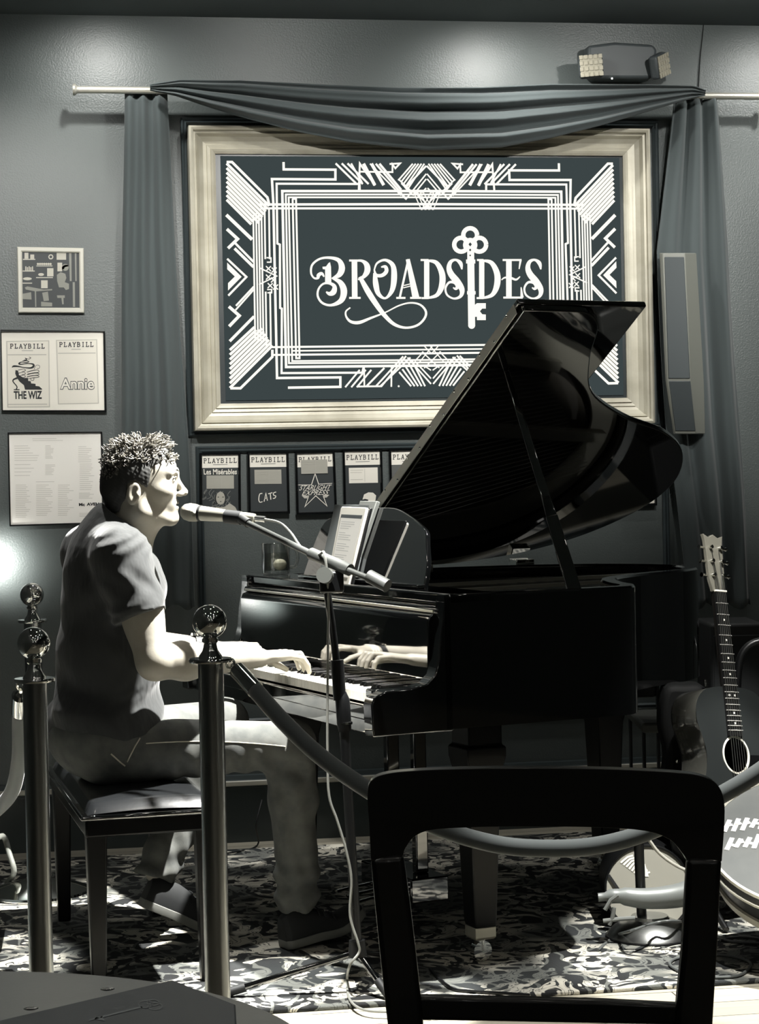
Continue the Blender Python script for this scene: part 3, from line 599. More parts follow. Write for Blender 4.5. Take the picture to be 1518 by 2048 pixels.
# emergency light
M_em = mat('fitting_grey', col(72, 78, 80), .5)
el = thing('emergency_light', onY(1232, 165, WALL), 'twin-headed emergency light fixture above the right end of the swag', 'light fixture')
q = [onY(x, y, WALL-.02) for x, y in ((1168, 97), (1222, 90), (1298, 95), (1306, 105), (1302, 158), (1290, 163), (1180, 163), (1168, 150))]
MB().prism([(p[0], WALL, p[2]) for p in q], (0, -.075, 0)).build('body', M_em, el, bevel=.012, bseg=3)
def head(c, nrm, w_, h_, roll=0):
    nrm = np.array(nrm, float); nrm /= np.linalg.norm(nrm); X = np.cross(nrm, (0, 0, 1)); X /= np.linalg.norm(X); Z = np.cross(X, nrm); X = -X
    fr = lambda a, b, z: np.array(c)+X*(a*cos(roll)-b*sin(roll))+Z*(a*sin(roll)+b*cos(roll))+nrm*z
    h = MB().box((-w_/2, -h_/2, -.03), (w_/2, h_/2, .008), fr).build('lamp_head', M_em, el, bevel=.012, bseg=3)
    ln = MB(); n = 5
    ln.box((-w_/2+.004, -h_/2+.004, .008), (w_/2-.004, h_/2-.004, .011), fr)
    ln.build('lens', mat('lens_glass', col(168, 164, 148), .22, spec=.8), h, bevel=.003)
    g = MB()
    for i in range(n):
        for j in range(n-1): a = -w_/2+w_*(i+.5)/n; b = -h_/2+h_*(j+.5)/(n-1); g.box((a-w_*.075, b-h_*.09, .011), (a+w_*.075, b+h_*.09, .0135), fr)
    g.build('reflector_cells', mat('cell_glass', col(172, 167, 150), .3, spec=.6), h, bevel=.002)
c1 = onY(1182, 132, WALL-.12); c2 = onY(1323, 131, WALL-.10)
head(c1, (-.15, -1, -.05), .088, .084, .07); head(c2, (1, -1.0, -.1), .088, .086, .38)
for c, x in ((c1, 1190), (c2, 1300)): MB().tube([c+np.array([0, .03, 0]), onY(x, 140, WALL-.06)], .012, 10).build('arm', M_em, el, smooth=True)
MB().ball(onY(1224, 157, WALL-.078), .0035, 10, 8).build('indicator', mat('led_glow', col(240, 240, 230), .3, emit=(1, 1, .95, 1), estr=3), el)
MB().tube(smooth_pts([onY(x, y, WALL-.004) for x, y in ((1411, 0), (1406, 60), (1400, 120), (1397, 176))], 4), .002, 6).build('wall_wire', M_dark, label='thin dark wire running down the wall to the right end of the rod', cat='cable')
# ------------------------------------------------------------------ grand piano
W = 1.42; RIM = 1.0
fr = lambda a, b, c: PL(a, b, c)
piano = thing('grand_piano', PL(.5, .7, .012), 'glossy black grand piano with its lid propped open, in the middle of the stage', 'piano')
side = smooth_pts([(.50, 0), (.56, .012), (.612, .075), (.66, .22), (.76, .40), (.95, .54), (1.14, .63), (1.27, .75), (1.335, .92), (1.30, 1.09), (1.17, 1.25), (.98, 1.36), (.75, 1.415), (.58, 1.42)], 7)
path = [np.array((u, 0.)) for u in (.0, .15, .3, .42)] + side + [np.array((u, W)) for u in (.42, .25, 0.)]
def offs(P, d):
    out = []
    for i, p in enumerate(P):
        t = P[min(i+1, len(P)-1)]-P[max(i-1, 0)]; t = t/np.linalg.norm(t); out.append(p+np.array([-t[1], t[0]])*d)
    return out
inn = offs(path, .045); inn2 = offs(path, .052)
mb = MB(); mb.loft([[PL(*o, .66), PL(*o, RIM-.006), PL(*(o*.9+i*.1), RIM), PL(*(o*.1+i*.9), RIM), PL(*i, RIM-.006), PL(*i, .66)] for o, i in zip(path, inn)])
mb.build('rim', M_blk, piano, smooth=30)
MB().prism([PL(*p, .665) for p in inn], (0, 0, .03)).build('bottom_board', M_blkw, piano)
sb = [p for p in inn2 if True]
MB().prism([PL(*p, .885) for p in inn], (0, 0, .008)).build('soundboard', mat('soundboard_wood', col(70, 68, 62), .5), piano)
# iron plate: outer flange, struts, tuning end with holes
pl_ = MB(); zt = .935
outer = inn2; inner = offs(path, .145)
pl_.loft([[PL(*a, zt), PL(*a, zt+.012), PL(*b, zt+.012), PL(*b, zt)] for a, b in zip(outer[3:-2], inner[3:-2])])
pl_.prism([PL(*p, zt+.002) for p in ((.16, .05), (.44, .05), (.40, .5), (.36, 1.0), (.34, 1.37), (.16, 1.37))], (0, 0, .02))
for a, b in (((.36, .35), (.68, .40)), ((.36, .62), (1.0, .72)), ((.34, .92), (1.24, .98)), ((.4, .16), (.6, .2))):
    a = np.array(a); b = np.array(b); t = (b-a)/np.linalg.norm(b-a); nn = np.array([-t[1], t[0]])*.018
    pl_.prism([PL(*q, zt+.01) for q in (a-nn, b-nn, b+nn, a+nn)], (0, 0, .03))
pl_.build('iron_plate', M_plate, piano, bevel=.004)
for u, w_, r in ((.33, .13, .036), (.245, .10, .03), (.5, .10, .022)):
    MB().lathe(PL(u, w_, zt+.02), [(r*1.35, 0), (r*1.4, .006), (r*1.15, .012), (r, .008), (r*.96, .003), (0, .003)], 28).build('plate_rosette', M_chromeb, piano, smooth=True)
    MB().lathe(PL(u, w_, zt+.024), [(r*.8, 0), (r*.8, .002), (0, .002)], 24).build('plate_hole', M_black, piano)
st = MB(); rnd = random.Random(1)
for i in range(64):
    f = i/63; a = np.array([.40, .1+1.24*f]); b = np.array([.5+.72*f**.8, .14+.95*f+.06*sin(3*f)]); st.tube([PL(*a, zt+.03), PL(*b, zt+.03)], .0009, 4, False)
st.build('strings', M_chromeb, piano, kind='stuff')
pn = MB()
for i in range(60):
    for j in range(3): pn.tube([PL(.2+.03*j+.006*(i % 3), .12+1.2*i/59, zt+.02), PL(.2+.03*j+.006*(i % 3), .12+1.2*i/59, zt+.048)], .0028, 5)
pn.build('tuning_pins', M_chromeb, piano, kind='stuff')
# keyboard end
chk = [(.02, .655), (-.205, .655), (-.208, .735), (-.200, .755), (-.165, .768), (-.10, .770), (-.055, .778), (-.03, .80), (-.018, .84), (-.012, .90), (-.003, .945), (-.0, .985), (.02, RIM)]
for w0 in (0, W-.052): MB().prism([PL(u, w0, z) for u, z in chk], ew*.052).build('arm', M_blk, piano, bevel=.0035, bseg=2, smooth=True)
MB().box((-.19, .05, .655), (.02, W-.05, .695), fr).build('keybed', M_blk, piano, bevel=.003)
MB().box((-.204, .052, .692), (-.186, W-.052, .729), fr).build('key_slip', M_blk, piano, bevel=.004)
for w0 in (.052, W-.095): MB().box((-.182, w0, .695), (-.03, w0+.043, .768), fr).build('key_block', M_blk, piano, bevel=.005)
kw = (W-.19)/52; K0 = .095
def keymesh(nm, a, b, m, bev, taper=0):
    mb = MB(); x0_, y0_, z0_ = a; x1_, y1_, z1_ = b
    loc = lambda u, w_, z: eu*u + ew*w_ + u0*z
    if taper: mb.add([loc(*p) for p in ((x0_, y0_, z0_), (x1_, y0_, z0_), (x1_, y1_, z0_), (x0_, y1_, z0_), (x0_+.007, y0_+.0012, z1_), (x1_, y0_+.0012, z1_), (x1_, y1_-.0012, z1_), (x0_+.007, y1_-.0012, z1_))], [(0, 3, 2, 1), (4, 5, 6, 7), (0, 1, 5, 4), (1, 2, 6, 5), (2, 3, 7, 6), (3, 0, 4, 7)])
    else: mb.box(a, b, loc)
    me = bpy.data.meshes.new(nm); me.from_pydata(mb.v, [], mb.f); me.materials.append(m)
    bm = bmesh.new(); bm.from_mesh(me); bmesh.ops.recalc_face_normals(bm, faces=bm.faces); bmesh.ops.bevel(bm, geom=list(bm.edges), offset=bev, segments=1, affect='EDGES'); bm.to_mesh(me); bm.free(); return me
kme = keymesh('white_key', (-.178, .0004, .732), (-.02, kw-.0004, .756), M_key, .0007)
bme = keymesh('black_key', (-.122, -.0052, .754), (-.02, .0052, .7675), M_ebony, .0009, 1)
pb = np.array(piano.location)
def addkey(nm, me, w_):
    o = bpy.data.objects.new(nm, me); col_.objects.link(o); o.parent = piano; o.location = Vector(PL(0, w_, 0)-pb)
for i in range(52):
    addkey('white_key', kme, K0+kw*i)
    n = (51-i) % 7                       # from the bass end A B C D E F G
    if i > 0 and n in (0, 2, 3, 5, 6) and 51-i < 51: addkey('black_key', bme, K0+kw*i)
fb = [(-.026, .762), (-.0262, .768), (-.0235, .93), (-.018, .944), (-.008, .95), (.016, .95), (.014, .76)]
MB().prism([PL(u, .05, z) for u, z in fb], ew*(W-.1)).build('fallboard', M_blk, piano, bevel=.003, smooth=True)
MB().box((-.030, .05, .757), (-.0265, W-.05, .762), fr).build('felt_strip', mat('felt', col(40, 42, 42), .9), piano)
MB().prism([PL(u, .035, z) for u, z in ((-.008, .952), (-.004, .966), (.012, .972), (.02, .972), (.02, .952))], ew*(W-.07)).build('fallboard_rail', M_blk, piano, bevel=.004, bseg=3, smooth=True)
MB().box((-.0095, .05, .9535), (-.0065, W-.05, .9605), fr).build('fallboard_hinge', M_rod, piano, bevel=.001)
MB().box((.012, .0, .974), (.15, W, 1.002), fr).build('front_shelf', M_blk, piano, bevel=.006, bseg=3)
# music desk
def desk(w_, h): return PL(.075+.36*h, w_, 1.003+h)
top = smooth_pts([(.27, .0), (.29, .06), (.335, .12), (.36, .15), (.41, .168), (.49, .19), (.60, .210), (.75, .21), (.88, .20), (.98, .188), (1.06, .165), (1.09, .10), (1.10, 0)], 4)
MB().prism([desk(*p) for p in top], (eu*.014-u0*.005)).build('music_desk', M_blk, piano, bevel=.003, smooth=True)
MB().box((.055, .27, 1.003), (.082, 1.09, 1.013), fr).build('desk_ledge', M_blk, piano, bevel=.003)
# lid
TH = radians(30.5); U0 = .35
def LID(u, w_, n=0):
    t = W-w_; p = PL(u, W, 1.012); return p + ew*(-t*cos(TH)+n*sin(TH)) + u0*(t*sin(TH)+n*cos(TH))
lp = offs([p for p in path if p[0] >= U0+.02], -.012); lp = [np.array((U0, -.012))] + lp + [np.array((U0, W))]
nv = LID(0, 0, 1)-LID(0, 0, 0)
MB().prism([LID(*p) for p in lp], nv*.02).build('lid', M_blk, piano, bevel=.004)
MB().prism([LID(*p, .022) for p in ((U0-.01, -.012), (U0+.395, -.012), (U0+.395, W-.01), (U0-.01, W-.01))], nv*.018).build('front_lid_flap', M_blk, piano, bevel=.005, bseg=3)
mb = MB(); mb.prism([LID(u, w_, n) for u, w_, n in ((U0-.012, .01, .004), (U0-.012, W-.03, .004), (U0-.012, W-.03, .036), (U0-.012, .01, .036))], eu*.003)
hs = mb.build('lid_hinge', M_rod, piano, bevel=.001)
for i in range(15): MB().lathe(LID(U0-.012, .06+i*.092, .011 if i % 2 else .03), [(0, .0035), (.003, .003), (.0045, 0)], 10, -eu).build('hinge_screw', M_chrome, hs, smooth=True)
for u in (.62, 1.0):
    h = MB().box((u-.035, W-.05, .985), (u+.035, W+.002, 1.016), fr).build('spine_hinge', M_chrome, piano, bevel=.003)
    MB().tube([PL(u-.035, W-.0, 1.012), PL(u+.035, W-.0, 1.012)], .006, 10).build('hinge_pin', M_chrome, h, smooth=True)
# prop stick
sb_ = PL(.40, .03, .985); stt = hit(1013, 742, LID(0, 0), nv); stt = stt - nv*.004
ax = (stt-sb_)/np.linalg.norm(stt-sb_); L_ = np.linalg.norm(stt-sb_)
sx = np.cross(ax, -f0); sx /= np.linalg.norm(sx); sy = np.cross(ax, sx)
def stick(a, b, wa, wb, nm, th=.012):
    return MB().loft([[sb_+ax*L_*q+sx*(w_*i)+sy*(th*j) for i, j in ((-1, -1), (1, -1), (1, 1), (-1, 1))] for q, w_ in ((a, wa), (b, wb))]).build(nm, M_blk, piano, bevel=.003, bseg=3)
stick(0, .33, .0185, .0165, 'prop_stick'); stick(.30, .42, .0165, .011, 'prop_stick_joint', .009); stick(.40, 1.0, .012, .008, 'prop_stick_upper', .009)
MB().tube([sb_+ax*L_*.245+sx*.004+sy*.014, sb_+ax*L_*.305+sx*.004+sy*.014, sb_+ax*L_*.306+sx*.012+sy*.014], .0018, 8).build('prop_pin', M_chrome, piano)
# legs, lyre
def leg(u, w_, lab=None):
    P0 = PL(u, w_, 0)
    def ring(s, z): return [P0 + eu*a*s + ew*b*s + u0*z for a, b in ((-1, -1), (1, -1), (1, 1), (-1, 1))]
    MB().loft([ring(s, z) for s, z in ((.030, .105), (.033, .12), (.046, .50), (.058, .56), (.058, .585), (.050, .59), (.050, .66))]).build('leg', M_blkw, piano, bevel=.004, smooth=True)
    MB().loft([ring(s, z) for s, z in ((.026, .072), (.031, .078), (.031, .106))]).build('leg_ferrule', mat('ferrule', col(170, 168, 156), .4, .6), piano, bevel=.002)
    k = MB(); k.tube([P0+ew*.012+u0*.04, P0-ew*.012+u0*.04], .027, 20); k.build('caster', M_chrome, piano, smooth=True)
    MB().tube([P0+u0*.04, P0+u0*.076], .013, 10).build('caster_stem', M_chromeb, piano, smooth=True)
leg(.184, .19); leg(.14, 1.30); leg(1.08, 1.02)
ly = MB()
for w_ in (.62, .80): ly.loft([[PL(.22+a, w_+b, z) for a, b in ((-.02, -.015), (.02, -.015), (.02, .015), (-.02, .015))] for z in (.17, .66)])
ly.box((.15, .54, .10), (.27, .88, .17), fr); ly.build('pedal_lyre', M_blk, piano, bevel=.005)
for w_ in (.63, .71, .79): MB().tube([PL(.16, w_, .12), PL(.06, w_, .11), PL(.03, w_, .105)], .011, 10, flat=.4).build('pedal', M_chrome, piano, smooth=True)
# ------------------------------------------------------------------ things on the piano
def onp(x, y, z): return onZ(x, y, z)
def thin_glass(name, tint, lo, hi):
    m = bpy.data.materials.new(name); m.use_nodes = True; nt = m.node_tree; nt.nodes.remove(nt.nodes['Principled BSDF']); o = nt.nodes['Material Output']
    t = nt.nodes.new('ShaderNodeBsdfTransparent'); t.inputs[0].default_value = tint; g = nt.nodes.new('ShaderNodeBsdfGlossy'); g.inputs['Roughness'].default_value = .04
    lw = nt.nodes.new('ShaderNodeLayerWeight'); lw.inputs[0].default_value = .35; mr = nt.nodes.new('ShaderNodeMapRange'); mr.inputs['To Min'].default_value = lo; mr.inputs['To Max'].default_value = hi
    mx = nt.nodes.new('ShaderNodeMixShader'); nt.links.new(lw.outputs['Facing'], mr.inputs[0]); nt.links.new(mr.outputs[0], mx.inputs[0]); nt.links.new(t.outputs[0], mx.inputs[1]); nt.links.new(g.outputs[0], mx.inputs[2]); nt.links.new(mx.outputs[0], o.inputs[0]); return m
M_glass = thin_glass('clear_glass', (.95, .96, .95, 1), .12, .95)
c = PL(.085, 1.335, 1.003)
mug = thing('glass_mug', c, 'clear glass mug with a lemon slice on the left end of the piano', 'mug')
MB().lathe(c, [(0, .0), (.040, .0), (.044, .004), (.0445, .095), (.0435, .097), (.0415, .095), (.041, .012), (0, .010)], 40).build('glass', M_glass, mug, smooth=True)
hd = PL(.085+.043, 1.335, 1.003)+u0*.05; dr = eu
MB().tube(smooth_pts([c+dr*.043+u0*.08, c+dr*.066+u0*.078, c+dr*.074+u0*.05, c+dr*.064+u0*.022, c+dr*.043+u0*.02], 5), .0055, 10).build('handle', M_glass, mug, smooth=True)
MB().lathe(c, [(0, .0125), (.0405, .0125), (.0405, .066), (0, .066)], 32).build('drink', thin_glass('pale_drink', (.86, .86, .82, 1), .1, .5), mug, smooth=True)
MB().ball(c+u0*.03+r0*.012, .022, 16, 10, (1, .5, .8)).build('lemon_slice', mat('lemon', col(225, 221, 205), .5), mug, smooth=True)
# tablet and books lean on the music desk
def dk(w_, h, off): return desk(w_, h) - (eu*.998+u0*-.0)*off
def slab(name, q, off, th, m, **k): return MB().prism([desk(*p)-eu*off for p in q], -eu*th+u0*th*.36).build(name, m, bevel=.002, **k)
b1 = slab('songbook', [(.70, .012), (.95, .012), (.99, .215), (.74, .215)], .002, .012, mat('book_grey', col(60, 64, 64), .7), label='grey covered songbook on the music desk, left of and behind the tablet', cat='book')
b2 = slab('songbook', [(.715, .012), (.82, .012), (.815, .226), (.70, .226)], .002, .012, mat('book_grey2', col(80, 82, 79), .7), label='grey songbook leaning on the music desk just right of the tablet', cat='book')
mb = MB()
for i in range(5): mb.box((0, 0, 0), (1, 1, 1), lambda a, b, c_, i=i: desk(.93-.035*i+.022*a-.008*b, .085+.02*b)-eu*(.0145+.0008*c_))
mb.build('cover_lettering', M_ink, b1)
mb = MB()
for i in range(4): mb.box((0, 0, 0), (1, 1, 1), lambda a, b, c_, i=i: desk(.715+.03*a+.005*i, .12+.028*i+.004*b)-eu*(.0145+.0008*c_))
mb.build('cover_lettering', mat('book_ink', col(84, 86, 83), .6), b2)
# tablet built on its own plane through its photographed corners
tq = [PL(*uw(x, y, w_)) for x, y, w_ in ((682, 1013, .80), (733, 1015, .625), (652, 1168, .785))]
nrm = np.cross(tq[1]-tq[0], tq[2]-tq[0]); nrm /= np.linalg.norm(nrm); nrm *= -1 if nrm@(tq[0]-CAM) > 0 else 1
tq.insert(2, hit(694, 1175, tq[0], nrm))
def TQ(a, b, off=0): return (tq[0]*(1-a)+tq[1]*a)*(1-b)+(tq[3]*(1-a)+tq[2]*a)*b + nrm*off
tb = MB().prism([TQ(*p) for p in ((.04, 0), (.96, 0), (1, .02), (1, .98), (.96, 1), (.04, 1), (0, .98), (0, .02))], -nrm*.009).build('tablet', mat('tablet_white', col(176, 174, 166), .5, spec=.2), label='white bezelled tablet with a lit page of lyrics, upright on the music desk', cat='tablet', bevel=.002)
tcase = MB().prism([TQ(*p, -.0095) for p in ((-.01, -.005), (1.03, -.005), (1.03, 1), (-.01, 1))], -nrm*.008).build('case', M_black, tb, bevel=.002)
MB().prism([TQ(*p, .0002) for p in ((.09, .10), (.93, .10), (.93, .88), (.09, .88))], nrm*.0006).build('display', mat('tablet_page', col(40, 40, 40), .6, spec=.1, emit=col(206, 203, 192)), tb)
mb = MB(); mb.prism([TQ(*p, .001) for p in ((.09, .10), (.93, .10), (.93, .145), (.09, .145))], nrm*.0003); mb.build('toolbar', mat('toolbar', col(60, 64, 66), .4), tb)
mb = MB(); rnd = random.Random(6)
for i, y in enumerate(np.arange(.19, .84, .028)):
    if i % 5 == 4: continue
    e = .16+rnd.uniform(.25, .6); mb.prism([TQ(*p, .001) for p in ((.15, y), (e, y), (e, y+.007), (.15, y+.007))], nrm*.0003)
mb.build('page_text', mat('tablet_ink', col(30, 30, 30), .6, emit=col(150, 150, 144)), tb)

# ------------------------------------------------------------------ bench
A_ = onZ(170, 1618, .48); B_ = onZ(62, 1474, .48); ly_ = B_-A_; LEN = .92; ly_ = ly_/np.linalg.norm(ly_); lx_ = np.array([ly_[1], -ly_[0], 0])
BF = lambda a, b, z: np.array([A_[0], A_[1], 0]) + lx_*a + ly_*b + u0*z
bench = thing('piano_bench', BF(.18, LEN/2, .012), 'black piano bench with a padded leather seat under the pianist', 'bench')
DP = .34
MB().box((0, 0, .405), (DP, LEN, .45), BF).build('apron', M_blkw, bench, bevel=.006)
MB().box((-.012, -.012, .449), (DP+.012, LEN+.012, .463), BF).build('seat_frame', M_blk, bench, bevel=.006, bseg=3)
def cush(s, t):
    q = max(0, (1-(2*s-1)**8))**.35*max(0, (1-(2*t-1)**12))**.35
    return BF(.006+(DP-.012)*s, .006+(LEN-.012)*t, .463+.032*q+.006*sin(pi*s))
MB().grid(cush, 28, 40).build('seat_pad', mat('black_leather', (.012, .013, .014, 1), .2, spec=.9, bump=(160, .12, .001)), bench, smooth=180)
for a in (.03, DP-.03):
    for b in (.04, LEN-.04):
        MB().loft([[BF(a+i*s, b+j*s, z) for i, j in ((-1, -1), (1, -1), (1, 1), (-1, 1))] for s, z in ((.018, .012), (.026, .40), (.028, .41))]).build('leg', M_blkw, bench, bevel=.004)

# ------------------------------------------------------------------ stanchions and ropes
def stanchion(loc, label):
    t = thing('stanchion', loc, label, 'stanchion', 'chrome rope stanchions'); z = np.array(loc, float)
    MB().lathe(z, [(.0, 0), (.165, 0), (.168, .006), (.166, .014), (.12, .030), (.06, .045), (.034, .055), (.0285, .062)], 48).build('base', M_chrome, t, smooth=30)
    MB().lathe(z, [(.0285, .058), (.0285, .895), (0, .895)], 32).build('pole', M_chromeb, t, smooth=30)
    MB().lathe(z, [(0, .894), (.047, .894), (.0485, .897), (.0485, .9), (.047, .903), (0, .903)], 36).build('rope_ring', M_chrome, t, smooth=30)
    MB().lathe(z, [(.028, .902), (.026, .908), (.018, .920), (.0155, .928), (.0145, .936), (.018, .940), (.0185, .946), (.015, .950)], 28).build('neck', M_chrome, t, smooth=30)
    MB().ball(z+u0*.985, .0385, 36, 24).build('ball_finial', M_chrome, t, smooth=180)
    return t
def sd(px, py_disc, h): 
    k = hit(px, py_disc, (0, 0, h), (0, 0, 1)); return k
p1 = onZ(421, 1319, .90); p1 = np.array([p1[0], p1[1], 0.]); p1[2] = 0
s1 = stanchion(p1, 'ball-topped chrome stanchion in front of the pianist, rope hooked on its right')
p2 = onZ(69, 1357, .863); p3 = onZ(65, 1240, .875)
s2 = dup(s1, (p2[0], p2[1], 0), 'chrome stanchion at the left edge, the nearer of the pair standing in line', .957)
s3 = dup(s1, (p3[0], p3[1], .012), 'chrome stanchion farthest back by the left wall, hidden from mid height by another', .957)
def rope(name, pts, label, r=.0185, ends=(1, 1)):
    P = smooth_pts(pts, 10); d = [0]
    for a, b in zip(P, P[1:]): d.append(d[-1]+np.linalg.norm(b-a))
    t = thing(name, P[len(P)//2], label, 'rope')
    L = d[-1]; core = [p for p, q in zip(P, d) if (q > .12 if ends[0] else 1) and (q < L-.12 if ends[1] else 1)]
    MB().tube(core, r, 18).build('velvet_cover', M_rope, t, smooth=180)
    for e, fl in ((0, False), (1, True)):
        if not ends[e]: continue
        Q = P[::-1] if fl else P; dd = [0]
        for a, b in zip(Q, Q[1:]): dd.append(dd[-1]+np.linalg.norm(b-a))
        at_ = lambda s: np.array([np.interp(s, dd, [p[k] for p in Q]) for k in range(3)])
        MB().tube([at_(.045), at_(.052), at_(.128)], [.012, r*1.04, r*1.08], 18).build('end_cap', M_chrome, t, smooth=30)
        MB().tube([at_(.028), at_(.05)], .006, 10).build('swivel', M_chrome, t, smooth=True)
        c0 = at_(.016); dr_ = at_(.03)-at_(0); dr_ /= np.linalg.norm(dr_); sd_ = np.cross(dr_, f0); sd_ /= np.linalg.norm(sd_)
        MB().tube([c0+(dr_*cos(q)*.016+sd_*sin(q)*.010) for q in np.linspace(0, 2*pi, 20)], .0032, 8, False).build('snap_hook', M_chrome, t, smooth=True)
    return t
d1 = (p1-CAM)@cf
rope('velvet_rope', [UD(455, 1322, d1-.01), UD(490, 1356, 4.42), UD(560, 1436, 4.36), UD(640, 1512, 4.3), UD(740, 1582, 4.22), UD(860, 1648, 4.16), UD(980, 1686, 4.12), UD(1085, 1697, 4.1), UD(1200, 1690, 4.1), UD(1310, 1658, 4.1), UD(1420, 1602, 4.1), UD(1518, 1544, 4.1), UD(1610, 1470, 4.12), UD(1700, 1372, 4.14)], 'grey velvet rope sagging across the stage from the centre stanchion to the right edge', ends=(1, 0))
d2 = (p2-CAM)@cf
rope('velvet_rope', [UD(44, 1362, d2+.01), UD(40, 1400, d2+.06), UD(40, 1450, d2+.16), UD(38, 1520, d2+.3), UD(20, 1590, d2+.5), UD(-30, 1640, d2+.8)], 'grey velvet rope hanging from the stanchion at the left edge', ends=(1, 0))

# ------------------------------------------------------------------ microphone stand, microphone, cable
dm = 5.0
ms = thing('microphone_stand', onZ(715, 1912, .1)*np.array([1, 1, 0])+np.array([0, 0, .012]), 'black boom microphone stand with a tripod base in front of the keyboard', 'microphone stand')
hub = UD(715, 1905, dm); topp = UD(648, 1142, dm)
mid = UD(688, 1446, dm)
MB().tube([hub, mid], .0125, 16).build('lower_tube', M_black, ms, smooth=True)
MB().tube([mid, UD(664, 1250, dm), topp], .0095, 16).build('upper_tube', M_black, ms, smooth=True)
MB().tube([UD(690, 1462, dm), UD(688, 1446, dm), UD(685, 1400, dm), UD(683, 1385, dm)], [.016, .0185, .0185, .012], 20).build('height_clutch', M_black, ms, smooth=30)
MB().tube([UD(674, 1320, dm), UD(680, 1400, dm)], .0165, 16).build('grip', M_black, ms, smooth=30)
MB().tube([UD(690, 1448, dm), UD(690, 1444, dm)], .0192, 20).build('clutch_ring', M_chrome, ms, smooth=30)
MB().tube([UD(714, 1880, dm), UD(715, 1912, dm)], [.02, .024], 16).build('hub', M_black, ms, smooth=30)
for a, b in ((0, onZ(452, 1986, .022)), (1, onZ(778, 1992, .022)), (2, UD(800, 1860, 5.32)*np.array([1, 1, 0])+u0*.022)):
    lg = MB().tube([hub+u0*.0, b], .0085, 12).build('leg', M_blk, ms, smooth=True)
    v = b-hub; v /= np.linalg.norm(v); MB().tube([b-v*.05, b], .0115, 10).build('rubber_foot', M_dark, lg, smooth=True)
bm0 = UD(482, 1040, 5.24); bm1 = UD(652, 1122, 5.0); bm2 = UD(775, 1172, 4.86)
v = (bm2-bm0)/np.linalg.norm(bm2-bm0)
M_boom = mat('boom_grey', col(64, 66, 64), .4, .4)
MB().tube([bm0, bm1], .0085, 14).build('boom', M_boom, ms, smooth=True)
MB().tube([bm1+v*.03, UD(752, 1162, 4.88)], .0075, 14).build('boom_rear', M_boom, ms, smooth=True)
MB().tube([UD(738, 1152, 4.89), bm2], .0165, 18).build('counterweight', mat('weight_grey', col(62, 64, 62), .5), ms, smooth=30)
MB().tube([UD(622, 1107, 5.04), UD(700, 1140, 4.95)], .0155, 16).build('boom_sleeve', M_boom, ms, smooth=30)
MB().box((-.03, -.014, -.045), (.03, .014, .01), lambda a, b, c_: UD(663, 1150, 4.98)+r0*a+f0*b+u0*c_).build('boom_clamp', M_black, ms, bevel=.006)
MB().tube([UD(652, 1152, 4.96), UD(648, 1150, 4.93)], .02, 18).build('clamp_knob', mat('knob_grey', col(74, 76, 73), .4), ms, smooth=30)
m0 = UD(362, 1023, 5.33); m1 = UD(545, 1040, 5.24); mv = (m1-m0)/np.linalg.norm(m1-m0)
mic = thing('microphone', m0, 'silver microphone with a mesh head, clipped in the stand at the singer mouth', 'microphone')
MB().tube([m0+mv*q for q in (0, .004, .012, .026, .044, .054)], [.004, .014, .021, .0245, .0235, .0205], 24).build('mesh_head', mat('mic_mesh', col(150, 148, 138), .45, .7, bump=(900, 1, .003)), mic, smooth=180)
MB().tube([m0+mv*.0535, m0+mv*.060], .0215, 24).build('collar', M_dark, mic, smooth=30)
MB().tube([m0+mv*q for q in (.060, .075, .16, .205, .215)], [.020, .0195, .0145, .013, .0118], 20).build('handle', mat('mic_body', col(176, 174, 162), .3, .5), mic, smooth=30)
MB().tube([m0+mv*.215, m0+mv*.245], .0082, 14).build('plug', M_chromeb, mic, smooth=30)
MB().tube([m0+mv*.13-u0*.002, m0+mv*.175-u0*.003], .0185, 18).build('mic_clip', M_dark, ms, smooth=30)
MB().tube([bm0+u0*.004, bm0+v*.03], .0125, 12).build('clip_swivel', M_dark, ms, smooth=True)
cb = [m0+mv*.245, UD(560, 1046, 5.22), UD(582, 1066, 5.18), UD(600, 1092, 5.12), UD(622, 1112, 5.06), UD(640, 1108, 5.0), UD(647, 1104, 4.97), UD(651, 1120, 4.96), UD(655, 1160, 4.965), UD(657, 1220, 4.98), UD(656, 1300, 4.98), UD(655, 1400, 4.985), UD(655, 1500, 4.985), UD(658, 1590, 4.98), UD(674, 1640, 4.98), UD(692, 1700, 4.98), UD(703, 1760, 4.98), UD(700, 1830, 4.98), UD(716, 1885, 4.975), UD(718, 1905, 4.975), UD(700, 1930, 4.97)]
g_ = lambda x, y: onZ(x, y, .017)
cb2 = [g_(694, 1960), g_(700, 2000), g_(730, 2020), g_(790, 2024), g_(860, 2026)]
MB().tube(smooth_pts(cb+cb2, 6), .0033, 8).build('microphone_cable', mat('cable_grey', col(120, 121, 116), .45), label='thin cable looping from the microphone down its stand and onto the floor', cat='cable', smooth=True)
MB().tube(smooth_pts([g_(860, 1938), g_(900, 1975), g_(940, 1982), g_(985, 1985), g_(1060, 1990)], 5), .004, 8).build('floor_cable', M_black, label='black cable lying on the carpet in front of the near piano leg', cat='cable', smooth=True)

